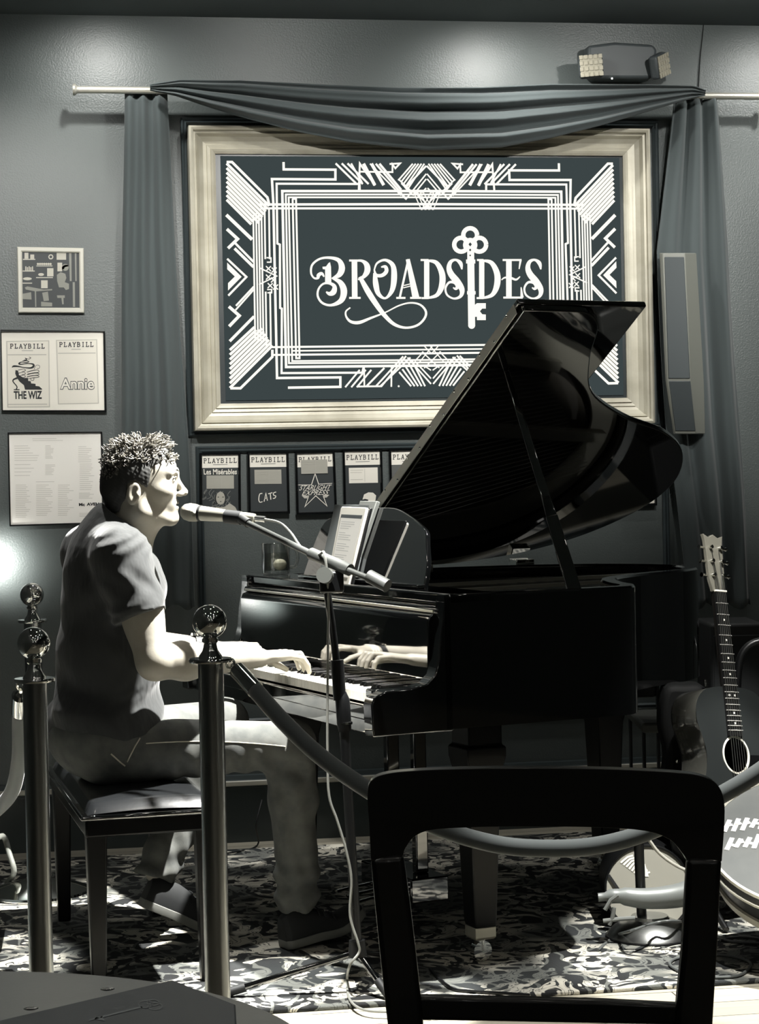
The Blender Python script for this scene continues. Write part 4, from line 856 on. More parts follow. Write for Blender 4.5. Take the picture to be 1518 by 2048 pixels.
# ------------------------------------------------------------------ guitar on its stand
GH = UD(1472, 1510, 5.82); GN = UD(1437, 1184, 5.93)
gy = (GN-GH)/np.linalg.norm(GN-GH); ang = radians(-38)
gx = np.cross(gy, -f0); gx /= np.linalg.norm(gx)
if gx@r0 < 0: gx = -gx
gn = np.cross(gx, gy)
if gn@f0 > 0: gn = -gn
gx, gn = gx*cos(ang)+gn*-sin(ang)*-1, None
gx = gx/np.linalg.norm(gx); gx = gx-gy*(gx@gy); gx /= np.linalg.norm(gx); gn = np.cross(gx, gy); gn *= -1 if gn@f0 > 0 else 1
def GF(a, b, c_=0): return GH + gx*a + gy*b + gn*c_
gt = thing('acoustic_guitar', GF(0, -.36, -.05), 'dark acoustic guitar with a pale ring round its sound hole, standing right of the piano', 'guitar')
half = [(0, .20), (.06, .198), (.11, .185), (.142, .15), (.148, .10), (.130, .045), (.122, .0), (.135, -.06), (.175, -.13), (.2, -.20), (.195, -.27), (.15, -.33), (.08, -.355), (0, -.36)]
ol = smooth_pts(half, 5)[:-1]+[np.array((0, -.36))]; ol = ol+[np.array((-p[0], p[1])) for p in ol[-2:0:-1]]
bd = MB(); bd.loft([[GF(p[0]*s, p[1]*s, z) for p in ol] for s, z in ((.985, 0), (1, -.004), (1, -.096), (.985, -.1))], cap=False); bd.build('side', mat('guitar_side', col(58, 58, 54), .12, spec=.9, coat=.6), gt, smooth=60)
# top with a round hole
hole = [(.05*cos(q), .05*sin(q)) for q in np.linspace(pi/2, pi/2-2*pi, len(ol), endpoint=False)]
tp = MB(); tp.add([GF(*p, .0005) for p in ol]+[GF(*p, .0005) for p in hole], [(i, (i+1) % len(ol), len(ol)+(i+1) % len(ol), len(ol)+i) for i in range(len(ol))]); tp.build('soundboard', mat('guitar_top', col(38, 41, 41), .35, bump=(200, .1, .0005, (1, .1, 1))), gt)
MB().prism([GF(*p, -.1) for p in ol], -gn*.001).build('back', mat('guitar_back', col(30, 30, 29), .4), gt)
MB().loft([[GF(r_*cos(q), r_*sin(q), z) for q in np.linspace(0, 2*pi, 40, endpoint=False)] for r_, z in ((.05, -.002), (.0505, .002), (.056, .002), (.0565, .0))], cap=False).build('rosette', mat('rosette', col(222, 219, 206), .3), gt, smooth=30)
NUT = np.linalg.norm(GN-GH)
MB().loft([[GF(a, y, z) for a, z in ((-w_, .001), (-w_, .008), (0, .0095), (w_, .008), (w_, .001))] for y, w_ in ((.055, .029), (NUT, .0225))]).build('fretboard', mat('fretboard', col(20, 20, 20), .35), gt)
MB().loft([[GF(a, y, z) for a, z in ((-w_, .001), (w_, .001), (w_*.6, -.018), (-w_*.6, -.018))] for y, w_ in ((.17, .028), (NUT, .022))]).build('neck', mat('guitar_neck', col(44, 42, 40), .2), gt, smooth=30)
fm = MB(); sc_l = NUT+.155
for k in range(1, 21):
    y = NUT-sc_l*(1-2**(-k/12)); w_ = .0225+(.029-.0225)*(NUT-y)/NUT
    if y > .06: fm.tube([GF(-w_-.002, y, .009), GF(0, y, .0105), GF(w_+.002, y, .009)], .0017, 6)
fm.build('frets', mat('fret_wire', (.8, .79, .74, 1), .25, .6), gt, smooth=True)
dm_ = MB()
for k in (3, 5, 7, 9, 12, 12.01, 15, 17):
    y = NUT-sc_l*(1-2**(-(k-.5)/12)); dx = 0 if int(k) != 12 else (-.012 if k == 12 else .012); dm_.lathe(GF(dx, y, .0088), [(0, .002), (.0032, .002), (.0032, 0)], 10, gn)
dm_.build('fret_dots', mat('pearl', col(230, 228, 218), .3), gt)
sm = MB()
for i in range(6): sm.tube([GF(-.0275+.011*i, -.155, .010), GF(-.018+.0072*i, NUT, .0108), GF((-.026 if i < 3 else .026)*.6, NUT+.05+.04*(i % 3), .004)], .0011, 5)
sm.build('strings', mat('string_wire', (.6, .6, .57, 1), .3, 1), gt)
MB().box((-.024, NUT-.002, .004), (.024, NUT+.004, .013), GF).build('nut', mat('bone', col(240, 237, 226), .3), gt, bevel=.0015)
hp = [(-.023, NUT), (-.033, NUT+.04), (-.036, NUT+.155), (-.041, NUT+.175), (-.02, NUT+.165), (0, NUT+.175), (.02, NUT+.165), (.041, NUT+.172), (.036, NUT+.15), (.031, NUT+.04), (.023, NUT)]
MB().prism([GF(*p, .002) for p in hp], -gn*.014).build('headstock', mat('headstock', col(120, 118, 108), .18, coat=.5), gt, bevel=.002)
for i in range(6):
    s = -1 if i < 3 else 1; y = NUT+.05+.042*(i % 3)
    pg = MB().tube([GF(s*.020, y, .002), GF(s*.020, y, .014)], .0055, 12).build('tuning_peg', M_chrome, gt, smooth=30)
    MB().tube([GF(s*.034, y, -.006), GF(s*.052, y, -.006), GF(s*.058, y, -.006)], [.003, .004, .007], 10).build('tuner_button', M_chrome, pg, smooth=30)
MB().box((-.08, -.165, 0), (.08, -.145, .009), GF).build('bridge', M_dark, gt, bevel=.003)
MB().box((-.04, -.155, .009), (.04, -.151, .012), GF).build('saddle', mat('bone', col(240, 237, 226), .3), gt)
MB().tube([GF(.0, .215, -.09), GF(.0, .235, -.09)], .006, 8).build('strap_button', M_chrome, gt)
MB().prism([GF(*p, .0012) for p in ((.058, .0), (.10, .0), (.12, -.05), (.115, -.12), (.07, -.14), (.04, -.08), (.05, -.04))], gn*.001).build('pickguard', M_black, gt)
# stand under the guitar
gs = thing('guitar_stand', GF(0, -.5, -.1)*np.array([1, 1, 0])+u0*.012, 'black tubular stand cradling the guitar', 'guitar stand')
base = GF(0, -.37, -.06)
for s in (-1, 1):
    MB().tube(smooth_pts([GF(0, -.02, -.14), GF(s*.08, -.30, -.16), GF(s*.10, -.375, -.13), GF(s*.10, -.375, .0), GF(s*.10, -.35, .022)], 4), .008, 10).build('yoke_arm', M_black, gs, smooth=True)
    e = GF(s*.17, -.5, .05); MB().tube([GF(s*.08, -.30, -.16), np.array([e[0], e[1], .022])], .009, 10).build('leg', M_black, gs, smooth=True)
e = GF(0, -.4, -.32); MB().tube([GF(0, -.02, -.14), np.array([e[0], e[1], .022])], .009, 10).build('leg', M_black, gs, smooth=True)

# ------------------------------------------------------------------ things in the right hand background
def cam_box(px0, px1, pyt, pyb, d, dep, yaw=0):
    a = UD(px0, pyt, d); b = UD(px1, pyt, d); z0_ = max(.012, UD(px0, pyb, d)[2]); z1_ = a[2]
    ex = (b-a)*np.array([1, 1, 0]); w_ = np.linalg.norm(ex); ex /= w_; ey = np.array([-ex[1], ex[0], 0]); o = np.array([a[0], a[1], 0])
    return lambda i, j, k: o+ex*w_*i+ey*dep*j+u0*(z0_+(z1_-z0_)*k)
# small black chair by the wall
fc = cam_box(1284, 1352, 1446, 2100, 6.42, .40)
ch = thing('small_chair', fc(.5, .5, 0), 'small black side chair with a paler seat, behind the tail of the piano', 'chair')
MB().box((0, 0, .93), (1, 1, 1), fc).build('seat', mat('grey_seat', col(96, 98, 94), .35), ch, bevel=.01)  # seat paler than the black legs and back
MB().box((.0, .92, 1.08), (.95, 1, 1.22), fc).build('backrest', M_dark, ch, bevel=.02)
for i in (.04, .90):
    MB().box((i, .03, 0), (i+.08, .11, .94), fc).build('leg', M_black, ch, bevel=.003); MB().box((i, .9, 0), (i+.08, .98, 1.2), fc).build('leg', M_black, ch, bevel=.003)
# black subwoofer below the right curtain
fc = cam_box(1420, 1530, 1248, 2100, 6.72, .30)
sw = thing('floor_speaker', fc(.5, .5, 0), 'tall black floor loudspeaker below the right curtain, behind the guitar', 'loudspeaker')
MB().box((0, 0, 0), (1, 1, 1), fc).build('cabinet', M_dark, sw, bevel=.012)
MB().box((.06, -.02, .3), (.94, -.0, .95), fc).build('grille', mat('grille_dark', col(26, 29, 30), .8, bump=(600, .6, .001)), sw, bevel=.01)
# black carrying case leaning behind, its glints modelled as small metal beads
gb = UD(1371, 1574, 6.0)
mb = MB(); r_ = [(0, .34), (.06, .33), (.075, .22), (.06, .12), (.085, -.02), (.10, -.18), (.07, -.32), (0, -.35)]
o2 = smooth_pts(r_, 4); o2 = o2+[np.array((-p[0], p[1])) for p in o2[-2:0:-1]]
gc = thing('instrument_bag', np.array([gb[0], gb[1], .012]), 'black instrument bag with a silver badge standing beside the guitar', 'bag')
mb.prism([gb+r0*p[0]+u0*(p[1]-.03)-f0*.04 for p in o2], f0*.12); mb.build('shell', mat('bag_black', col(7, 8, 8), .7, spec=.2), gc, bevel=.02, bseg=3)
MB().ball(gb+r0*(-.03)+u0*.085-f0*.05, .007, 12, 8).build('glimmer_dot', M_chrome, gc, smooth=True)
mb = MB()
for a, b in ((-.005, .095), (.01, .085), (.02, .09), (.015, .075), (.03, .07), (.0, .08)): mb.ball(gb+r0*a+u0*b-f0*.045, .007, 8, 6, (1.4, .5, .8))
mb.build('glimmer', mat('glimmer_grey', col(120, 124, 122), .3, .6), gc, smooth=True)
# curved back of a second dark chair at the right edge
c2 = thing('bentwood_chair', UD(1530, 1500, 6.6)*np.array([1, 1, 0])+u0*.012, 'dark bentwood chair at the right edge behind the guitar neck', 'chair')
MB().tube(smooth_pts([UD(1474, 1420, 6.5), UD(1476, 1345, 6.5), UD(1486, 1305, 6.5), UD(1512, 1284, 6.5), UD(1545, 1288, 6.5), UD(1560, 1330, 6.5), UD(1566, 1420, 6.5)], 5), .013, 12).build('bent_back', M_black, c2, smooth=True)
fc = cam_box(1472, 1570, 1440, 2100, 6.36, .38)
MB().box((0, 0, .95), (1, 1, 1), fc).build('seat', mat('seat_dark', col(60, 62, 60), .4), c2, bevel=.012)
for i in (.03, .9):
    MB().box((i, .03, 0), (i+.07, .12, .96), fc).build('leg', M_black, c2); MB().box((i, .33, 0), (i+.07, .42, 1.03), fc).build('leg', M_black, c2)

# pale fabric pouch, round cased drum, low stand
ds = 5.62
pole0 = onZ(1288, 1866, .012)
ls = thing('low_stand', pole0, 'short black pole on a round chrome dome base, right of the piano legs', 'stand')
bc = onZ(1300, 1872, .012)
MB().lathe(bc, [(0, 0), (.118, 0), (.12, .006), (.116, .012), (.10, .028), (.075, .042), (.055, .05), (.05, .058), (.018, .062), (0, .062)], 48).build('dome_base', M_chromeb, ls, smooth=30)
MB().tube([bc+u0*.055-r0*.022, bc+u0*.40-r0*.03], .014, 16).build('pole', M_black, ls, smooth=True)
MB().lathe(bc, [(.122, 0), (.124, .003), (.122, .006)], 48).build('base_rim', M_black, ls, smooth=True)
dp = 5.68
pch = thing('drum', UD(1285, 1780, dp), 'pale round drum head with white lettering, lit in the shadow right of the piano', 'drum')
cen = UD(1296, 1777, dp)
X_, Z_ = r0, u0; N_ = -f0
def DF(a, b, c_=0): return cen + X_*a + (u0*.97+f0*.22)*b + N_*c_
DR = .121
MB().loft([[DF(r_*cos(q), r_*sin(q), z) for q in np.linspace(0, 2*pi, 56, endpoint=False)] for r_, z in ((DR, 0), (DR, -.17), (DR*.97, -.171))], cap=False).build('shell', M_black, pch, smooth=30)
MB().prism([DF(DR*.985*cos(q), DR*.985*sin(q), -.004) for q in np.linspace(0, 2*pi, 56, endpoint=False)], N_*.003).build('drum_head', mat('drum_skin', col(150, 148, 137), .6), pch)
MB().loft([[DF(r_*cos(q), r_*sin(q), z) for q in np.linspace(0, 2*pi, 56, endpoint=False)] for r_, z in ((DR, -.01), (DR+.004, .0), (DR+.002, .004), (DR-.003, .003))], cap=False).build('hoop', M_black, pch, smooth=True)
lt = MB()
for i in range(9):
    a = -.060+i*.0055; b = .090-i*.006; rib(lt, [(a-.014+.002*i, b-.016), (a+.006, b), (a+.022+.001*(i % 3), b+.004)], .0055, lambda x, y: DF(x, y, .0005))
poly(lt, [(-.03, .05), (-.005, .07), (.004, .033), (-.02, .034)], lambda x, y: DF(x, y, .0004))
lt.build('head_lettering', mat('letter_white', col(244, 241, 228), .5), pch)
MB().prism([DF(*p, .001) for p in ((-.112, .038), (-.107, .043), (-.062, -.028), (-.070, -.034))], N_*.004).build('strap', M_dark, pch)
# silver tubular roll in front of the drum
rl = MB().tube(smooth_pts([UD(1196, 1795, 5.5), UD(1240, 1792, 5.5), UD(1290, 1797, 5.5), UD(1352, 1792, 5.5), UD(1400, 1778, 5.5)], 5), [.012]*3+[.02]*3+list(np.linspace(.025, .037, 15)), 20)
rl.build('fabric_roll', mat('silver_cloth', col(128, 132, 130), .38, .2), label='silver grey rolled fabric lying in front of the pale drum', cat='fabric', smooth=True)
mb = MB()
for pts in (((1210, 1820), (1222, 1800), (1236, 1790)), ((1206, 1842), (1240, 1838), (1270, 1836)), ((1218, 1850), (1225, 1835), (1228, 1815))): mb.tube([UD(x, y, 5.47) for x, y in pts], .006, 8)
mb.build('buckled_strap', mat('strap_grey', col(120, 123, 120), .4), label='grey strap with buckles tangled at the left end of the fabric roll', cat='strap', smooth=True)
# big cased drum at the right edge
bcn = UD(1652, 1676, 5.2)
nb = np.array(-f0*.42+u0*.9-r0*.10); nb /= np.linalg.norm(nb); bx = np.cross(u0, nb); bx /= np.linalg.norm(bx); by = np.cross(nb, bx)
def CF(a, b, c_=0): return bcn + bx*a + by*b + nb*c_
bg = thing('hand_drum', np.array([bcn[0], bcn[1], .2]), 'large tilted grey-headed drum with white scrawled lettering at the right edge', 'drum')
sgn = 1 if bx@r0 > 0 else -1
R2 = .30
def ringo(prof, nm, m): MB().loft([[CF(r_*cos(q), r_*sin(q), z) for q in np.linspace(0, 2*pi, 72, endpoint=False)] for r_, z in prof], cap=False).build(nm, m, bg, smooth=30)
MB().prism([CF(R2*.99*cos(q), R2*.99*sin(q), -.004) for q in np.linspace(0, 2*pi, 72, endpoint=False)], nb*.003).build('drum_head', mat('head_grey', col(66, 68, 66), .6, var=(7, col(54, 57, 56))), bg)
ringo(((R2*.99, 0), (R2, .006), (R2+.006, .004), (R2+.007, -.004)), 'top_rim', mat('rim_bright', col(225, 222, 208), .25, .3))
ringo(((R2+.007, -.004), (R2+.009, -.02), (R2+.006, -.022)), 'rim_groove', M_black)
ringo(((R2+.006, -.022), (R2+.012, -.024), (R2+.010, -.032)), 'lower_rim', mat('rim_bright', col(225, 222, 208), .25, .3))
ringo(((R2+.004, -.030), (R2-.01, -.085)), 'shell', M_black)
ringo(((R2-.010, -.085), (R2-.004, -.088), (R2-.012, -.115)), 'bottom_hoop', mat('hoop_grey', col(158, 156, 146), .35))
ringo(((R2-.014, -.115), (R2-.10, -.16), (.02, -.165)), 'back_shell', M_black)
lt = MB()
rnd = random.Random(5)
for row, b0 in ((0, .045), (1, -.035)):
    for i in range(12):
        a = (-.262+row*.01+i*.023); h_ = .05+rnd.uniform(-.012, .012); b = b0+i*.0045
        rib(lt, [(a, b-h_/2), (a+.012, b+h_/2)], .0125, lambda x, y: CF(sgn*x, y, .0006)); rib(lt, [(a+.002, b), (a+.02, b+rnd.uniform(-.01, .01))], .010, lambda x, y: CF(sgn*x, y, .0006))
poly(lt, [(-.14, .10), (-.02, .135), (-.01, .10), (-.05, .095)], lambda x, y: CF(sgn*x, y, .0006)); poly(lt, [(-.09, .13), (-.07, .14), (-.04, .12), (-.06, .115)], lambda x, y: CF(sgn*x, y, .0006))
lt.build('head_lettering', mat('letter_white', col(244, 241, 228), .5), bg)
for a in (-.12, .12):
    p = CF(a, -.02, -.13); MB().tube([p, np.array([p[0], p[1], .012])], .009, 10).build('support', M_black, bg)
MB().tube(smooth_pts([UD(1298, 1680, 5.35), UD(1318, 1706, 5.35), UD(1345, 1727, 5.35), UD(1372, 1740, 5.35), UD(1420, 1752, 5.3), UD(1470, 1790, 5.3)], 5), .0045, 8).build('pale_cord', mat('cord_pale', col(176, 174, 164), .4), label='pale curved cord seen through the chair back, between the two drums', cat='cord', smooth=True)
for pts, lb in (([(1196, 1900), (1230, 1872), (1262, 1862), (1310, 1846), (1350, 1842), (1400, 1850), (1450, 1880), (1540, 1888)], 'grey cable curving over the chrome dome base'), ([(1440, 1880), (1480, 1874), (1520, 1878), (1560, 1890)], 'thin cable on the carpet at the far right edge'), ([(1430, 1955), (1380, 1950), (1340, 1930), (1360, 1915), (1440, 1910), (1500, 1925), (1480, 1950), (1430, 1955)], 'cable coiled in a flat loop on the carpet at right, below the chair rail')):
    P = [onZ(x, y, .017 if 'dome' not in lb or not 1230 < x < 1390 else .075) for x, y in pts]
    MB().tube(smooth_pts(P, 6), .004, 8).build('floor_cable', mat('cable_mid', col(84, 87, 86), .4), label=lb, cat='cable', smooth=True)
# hoop cable and lamp-like dark base at far left floor
MB().tube(smooth_pts([onZ(-30, 1700, .3), UD(5, 1672, 6.3), UD(20, 1712, 6.3), UD(28, 1745, 6.3), g_(14, 1765)], 5), .009, 10).build('grey_hose', mat('hose', col(120, 122, 116), .5), label='short grey hose curving down to the floor at the far left', cat='hose', smooth=True)
MB().tube(smooth_pts([onZ(400, 1712, .018), onZ(470, 1704, .018), onZ(515, 1690, .006), UD(512, 1650, 7.0), UD(524, 1600, 7.05)], 6), .003, 8).build('wall_cable', M_dark, label='thin dark cable trailing along the foot of the back wall behind the bench', cat='cable', smooth=True)

# ------------------------------------------------------------------ foreground chair
DC = 2.86
def CH(x, y, o=0): return UD(x, y, DC)+f0*o
ch = thing('dining_chair', CH(1085, 1990)*np.array([1, 1, 0]), 'dark wooden dining chair seen from behind in the foreground, blocking the stage', 'chair')
M_wood = mat('dark_stained_wood', col(17, 17, 17), .3, spec=.5, coat=.25, bump=(60, .3, .001, (.15, 1, 1)))
outer = smooth_pts([(738, 1640), (735, 1590), (742, 1560), (775, 1546), (860, 1541), (1000, 1540), (1200, 1541), (1350, 1545), (1410, 1553), (1436, 1572), (1446, 1605), (1446, 1650)], 6)
inner_ = smooth_pts([(806, 1712), (812, 1695), (832, 1672), (870, 1661), (960, 1658), (1080, 1658), (1200, 1659), (1290, 1664), (1340, 1680), (1366, 1708), (1374, 1722)], 6)
def cross(x, y, top=False): return 0
pl_o = [(742, 1720)]+[tuple(p) for p in outer]+[(1441, 1720)]+[tuple(p) for p in inner_[::-1]]
MB().prism([CH(*p, -.011+.03*(1-((p[0]-1090)/350)**2)) for p in pl_o], f0*.026).build('top_rail', M_wood, ch, bevel=.009, bseg=4, smooth=True)
for q in ([(741, 1715), (807, 1708), (820, 1800), (832, 1900), (845, 2020), (850, 2100), (782, 2100), (771, 2010), (757, 1880), (748, 1790)], [(1442, 1715), (1373, 1715), (1368, 1800), (1362, 1900), (1350, 2020), (1346, 2100), (1421, 2100), (1426, 2010), (1434, 1880), (1438, 1790)]):
    dz = [CH(*p, -.012) for p in q]
    MB().prism(dz, f0*.026).build('back_post', M_wood, ch, bevel=.008, bseg=4, smooth=True)
MB().prism([CH(*p, -.004) for p in ((835, 1992), (1000, 1995), (1200, 2000), (1360, 2008), (1360, 2050), (835, 2040))], f0*.022).build('lower_rail', M_wood, ch, bevel=.006, bseg=3)
g0 = CH(786, 2110); g1 = CH(1418, 2110)
cx_ = (g1-g0)/np.linalg.norm(g1-g0)
def SF(a, b, z): return np.array([g0[0], g0[1], 0])+np.array([cx_[0], cx_[1], 0])*a+f0*b+u0*z
MB().box((-.0, -.42, .43), (.455, .0, .47), SF).build('seat', M_wood, ch, bevel=.012, bseg=3)
for a in (.0, .415):
    MB().loft([[SF(a+i*s, .0+j*s+b, z) for i, j in ((0, 0), (.04, 0), (.04, .035), (0, .035))] for s, z, b in ((.8, 0, .03), (1, .45, 0), (1, .53, 0))]).build('leg', M_wood, ch, bevel=.005)
    MB().loft([[SF(a+i*s, -.40+j*s, z) for i, j in ((0, 0), (.04, 0), (.04, .04), (0, .04))] for s, z in ((.75, 0), (1, .44))]).build('leg', M_wood, ch, bevel=.005)

# ------------------------------------------------------------------ table with the menu folder
ct = np.array([-.189, 1.891, .75]); RT = .423
tb_ = thing('round_table', (ct[0], ct[1], 0), 'small round dark table in the near left corner', 'table')
MB().lathe((ct[0], ct[1], 0), [(0, .722), (RT-.012, .722), (RT, .728), (RT, .745), (RT-.004, .75), (0, .75)], 96).build('tabletop', mat('table_laminate', col(84, 86, 84), .3, bump=(120, .12, .0006), var=(4, col(100, 101, 97))), tb_, smooth=30)
MB().lathe((ct[0], ct[1], 0), [(.035, .03), (.035, .722)], 24).build('pedestal', M_black, tb_, smooth=30)
MB().lathe((ct[0], ct[1], 0), [(0, 0), (.24, 0), (.24, .012), (.05, .035), (0, .035)], 40).build('foot', M_black, tb_, smooth=30)
zt2 = .752
mk = lambda x, y, z=zt2: onZ(x, y, z)
fold = thing('menu_folder', mk(250, 2030), 'open black menu folder with an embossed key, lying on the near table', 'folder')
zc = zt2+.024
q = [onZ(345, 1959, zc), onZ(471, 2008, zc), onZ(480, 2100, zc)+f0*-.02, onZ(-60, 2160, zc), onZ(-60, 2054, zc)]
MB().prism([p-u0*.0 for p in q], -u0*.006).build('front_cover', mat('folder_black', col(44, 48, 50), .42, bump=(500, .15, .0003)), fold, bevel=.002)
q2 = [p*np.array([1, 1, 0])+u0*(zt2+.013)+f0*-.004-r0*.002 for p in q]; MB().prism(q2, -u0*.005).build('back_cover', M_dark, fold, bevel=.0015)
MB().prism([p*np.array([1, 1, 0])+u0*(zt2+.0175)-f0*.006-r0*.006 for p in q], -u0*.004).build('pages', mat('folder_pages', col(70, 73, 72), .6), fold)
def KF(x, y): return onZ(x, y, zc+.0004)
k = MB(); rib(k, [(178, 2040), (285, 2013)], 3.2, KF)
for cx, cy, rx in ((291, 2008, 14), (310, 2012, 14), (306, 2005, 12)): rib(k, [(cx+rx*cos(t_), cy+rx*.5*sin(t_)) for t_ in np.linspace(0, 2*pi, 20)], 2.0, KF, 1)
rib(k, [(190, 2036), (206, 2039), (202, 2033)], 4, KF)
k.build('key_emblem', mat('emboss', col(84, 88, 88), .5), fold)
f2 = [onZ(343, 1957, zt2+.008), onZ(-60, 2050, zt2+.008), onZ(-60, 1975, zt2+.008), onZ(90, 1955, zt2+.008), onZ(250, 1952, zt2+.008)]
for x, y in ((215, 1978), (62, 2017)): MB().ball(onZ(x, y, zc+.001), .0035, 10, 6, (2.2, 1.2, .5)).build('clip', M_chromeb, fold, smooth=True)  # metal beads modelled in place of two small reflections
# ------------------------------------------------------------------ the pianist: smooth implicit surfaces meshed as one skin
class Solid:
    def __init__(s, cell): s.p = []; s.cell = cell; s.disp = None
    def cap(s, a, b, ra, rb=None, k=.02, op='+'):
        a = np.array(a, float); b = np.array(b, float); rb = ra if rb is None else rb; ab = b-a; L2 = max(ab@ab, 1e-12)
        def f(P):
            t = np.clip(((P-a)@ab)/L2, 0, 1); return np.sqrt((((P-a)-t[:, None]*ab)**2).sum(1)) - (ra+(rb-ra)*t)
        s.p.append((f, k, op, (a+b)/2, np.linalg.norm(ab)/2+max(ra, rb))); return s
    def ell(s, c, r, B=None, k=.02, op='+'):
        c = np.array(c, float); r = np.array(r, float); B = np.eye(3) if B is None else B
        def f(P):
            q = ((P-c)@B.T)/r; n = np.sqrt((q*q).sum(1)); g = np.sqrt(((q/r)**2).sum(1)); return np.where(n < 1e-6, -r.min(), n*(n-1)/np.maximum(g, 1e-6))
        s.p.append((f, k, op, c, r.max())); return s
    def fun(s, f, c, r, k=.005, op='x'): s.p.append((f, k, op, np.array(c, float), r)); return s
    def mesh(s, name, m, parent=None, **kw):
        lo = np.min([p[3]-p[4] for p in s.p if p[2] == '+'], 0)-.02; hi = np.max([p[3]+p[4] for p in s.p if p[2] == '+'], 0)+.02
        h = s.cell; B = 12; nb = np.ceil((hi-lo)/(h*B)).astype(int); n = nb*B
        V = np.ones(tuple(n), np.float32)
        rad = h*B*.87
        ii = np.stack(np.meshgrid(*[np.arange(B)]*3, indexing='ij'), -1).reshape(-1, 3)
        for I in np.ndindex(*nb):
            c = lo+(np.array(I)+.5)*B*h; cand = []; near = False
            for q in s.p:
                if q[2] != '+': cand.append(q); continue
                if np.linalg.norm(c-q[3]) > q[4]+rad+.06: continue
                d = q[0](c[None])[0]
                if d < rad+q[1]*1.5+.02: cand.append(q)
                if d < rad+q[1]+.01: near = True
            if not near: continue
            P = lo+(np.array(I)*B+ii)*h; D = np.full(len(P), 1.)
            for f, k, op, cc, rr in cand:
                if op != '+' and op != 'x' and np.linalg.norm(c-cc) > rr+rad+.05: continue
                d = f(P)
                if op == '+': hh = np.clip(.5+.5*(D-d)/k, 0, 1); D = D*(1-hh)+d*hh-k*hh*(1-hh)
                elif op == '-': hh = np.clip(.5-.5*(D+d)/k, 0, 1); D = D*(1-hh)-d*hh+k*hh*(1-hh)
                else: D = np.maximum(D, d)
            if s.disp is not None: D = D + s.disp(P)
            V[I[0]*B:(I[0]+1)*B, I[1]*B:(I[1]+1)*B, I[2]*B:(I[2]+1)*B] = D.reshape(B, B, B)
        ins = V < 0; A = ins.astype(np.uint8)
        S8 = sum(A[i:A.shape[0]-1+i, j:A.shape[1]-1+j, k:A.shape[2]-1+k] for i in (0, 1) for j in (0, 1) for k in (0, 1))
        cells = np.argwhere((S8 > 0) & (S8 < 8)); idx = np.full(S8.shape, -1, np.int32); idx[tuple(cells.T)] = np.arange(len(cells))
        acc = np.zeros((len(cells), 3)); cnt = np.zeros(len(cells))
        cor = [(i, j, k) for i in (0, 1) for j in (0, 1) for k in (0, 1)]
        val = {c: V[tuple((cells+c).T)] for c in cor}
        for a in cor:
            for ax in range(3):
                if a[ax]: continue
                b = list(a); b[ax] = 1; b = tuple(b); va, vb = val[a], val[b]; m_ = (va < 0) != (vb < 0)
                t = np.where(m_, va/np.where(m_, va-vb, 1), 0); q = np.tile(np.array(a, float), (len(cells), 1)); q[:, ax] += t
                acc[m_] += q[m_]; cnt[m_] += 1
        verts = lo+(cells+acc/cnt[:, None])*h; faces = []
        for ax in range(3):
            o1, o2 = [(ax+1) % 3, (ax+2) % 3]; sl0 = [slice(None)]*3; sl1 = [slice(None)]*3; sl0[ax] = slice(0, -1); sl1[ax] = slice(1, None)
            e = ins[tuple(sl0)] != ins[tuple(sl1)]; E = np.argwhere(e); E = E[(E[:, o1] > 0) & (E[:, o2] > 0)]
            E = E[(E[:, o1] < S8.shape[o1]) & (E[:, o2] < S8.shape[o2])]
            d1 = np.zeros(3, int); d1[o1] = 1; d2 = np.zeros(3, int); d2[o2] = 1
            Q = np.stack([idx[tuple((E-d1-d2).T)], idx[tuple((E-d2).T)], idx[tuple(E.T)], idx[tuple((E-d1).T)]], 1)
            fl = ins[tuple(E.T)]; Q[~fl] = Q[~fl][:, ::-1]; faces.append(Q[(Q >= 0).all(1)])
        faces = np.concatenate(faces)
        org = ploc(parent) if parent else lo
        me = bpy.data.meshes.new(name); me.vertices.add(len(verts)); me.vertices.foreach_set('co', (verts-org).ravel())
        me.loops.add(len(faces)*4); me.loops.foreach_set('vertex_index', faces.ravel()); me.polygons.add(len(faces))
        me.polygons.foreach_set('loop_start', np.arange(len(faces))*4); me.polygons.foreach_set('use_smooth', np.ones(len(faces), bool)); me.update(calc_edges=True); me.validate()
        me.materials.append(m); o = bpy.data.objects.new(name, me); col_.objects.link(o)
        if parent: o.parent = parent
        sm_ = o.modifiers.new('s', 'SMOOTH'); sm_.factor = .5; sm_.iterations = kw.get('it', 2)
        return o, verts, faces
def poly2(P, x, z):
    """signed distance in the plane to a polygon (negative inside)"""
    d = np.full(len(x), 1e9); s = np.ones(len(x)); n = len(P); q = np.stack([x, z], 1)
    for i in range(n):
        a = np.array(P[i]); b = np.array(P[i-1]); e = b-a; w_ = q-a; t = np.clip((w_@e)/(e@e), 0, 1); r = w_-t[:, None]*e; d = np.minimum(d, (r**2).sum(1))
        c1 = q[:, 1] >= a[1]; c2 = q[:, 1] < b[1]; c3 = e[0]*w_[:, 1] > e[1]*w_[:, 0]
        s = np.where((c1 & c2 & c3) | (~c1 & ~c2 & ~c3), -s, s)
    return s*np.sqrt(d)
man = thing('person', PL(-.68, .72, .5), 'man in dark T-shirt and pale jeans seated at the piano, playing and singing', 'person')
HC = UD(268, 988, 5.415); ya = radians(7)
hx = cos(ya)*r0+sin(ya)*f0; hy = -sin(ya)*r0+cos(ya)*f0; hz = u0
HB = np.array([hx, hy, hz])
def H(x, y, z): return HC + (hx*x+hy*y+hz*z)/1000.
BB = np.array([eu, ew, u0])
sk = Solid(.0032)
sk.ell(H(13, 0, 46), (.095, .074, .088), HB, k=.01)
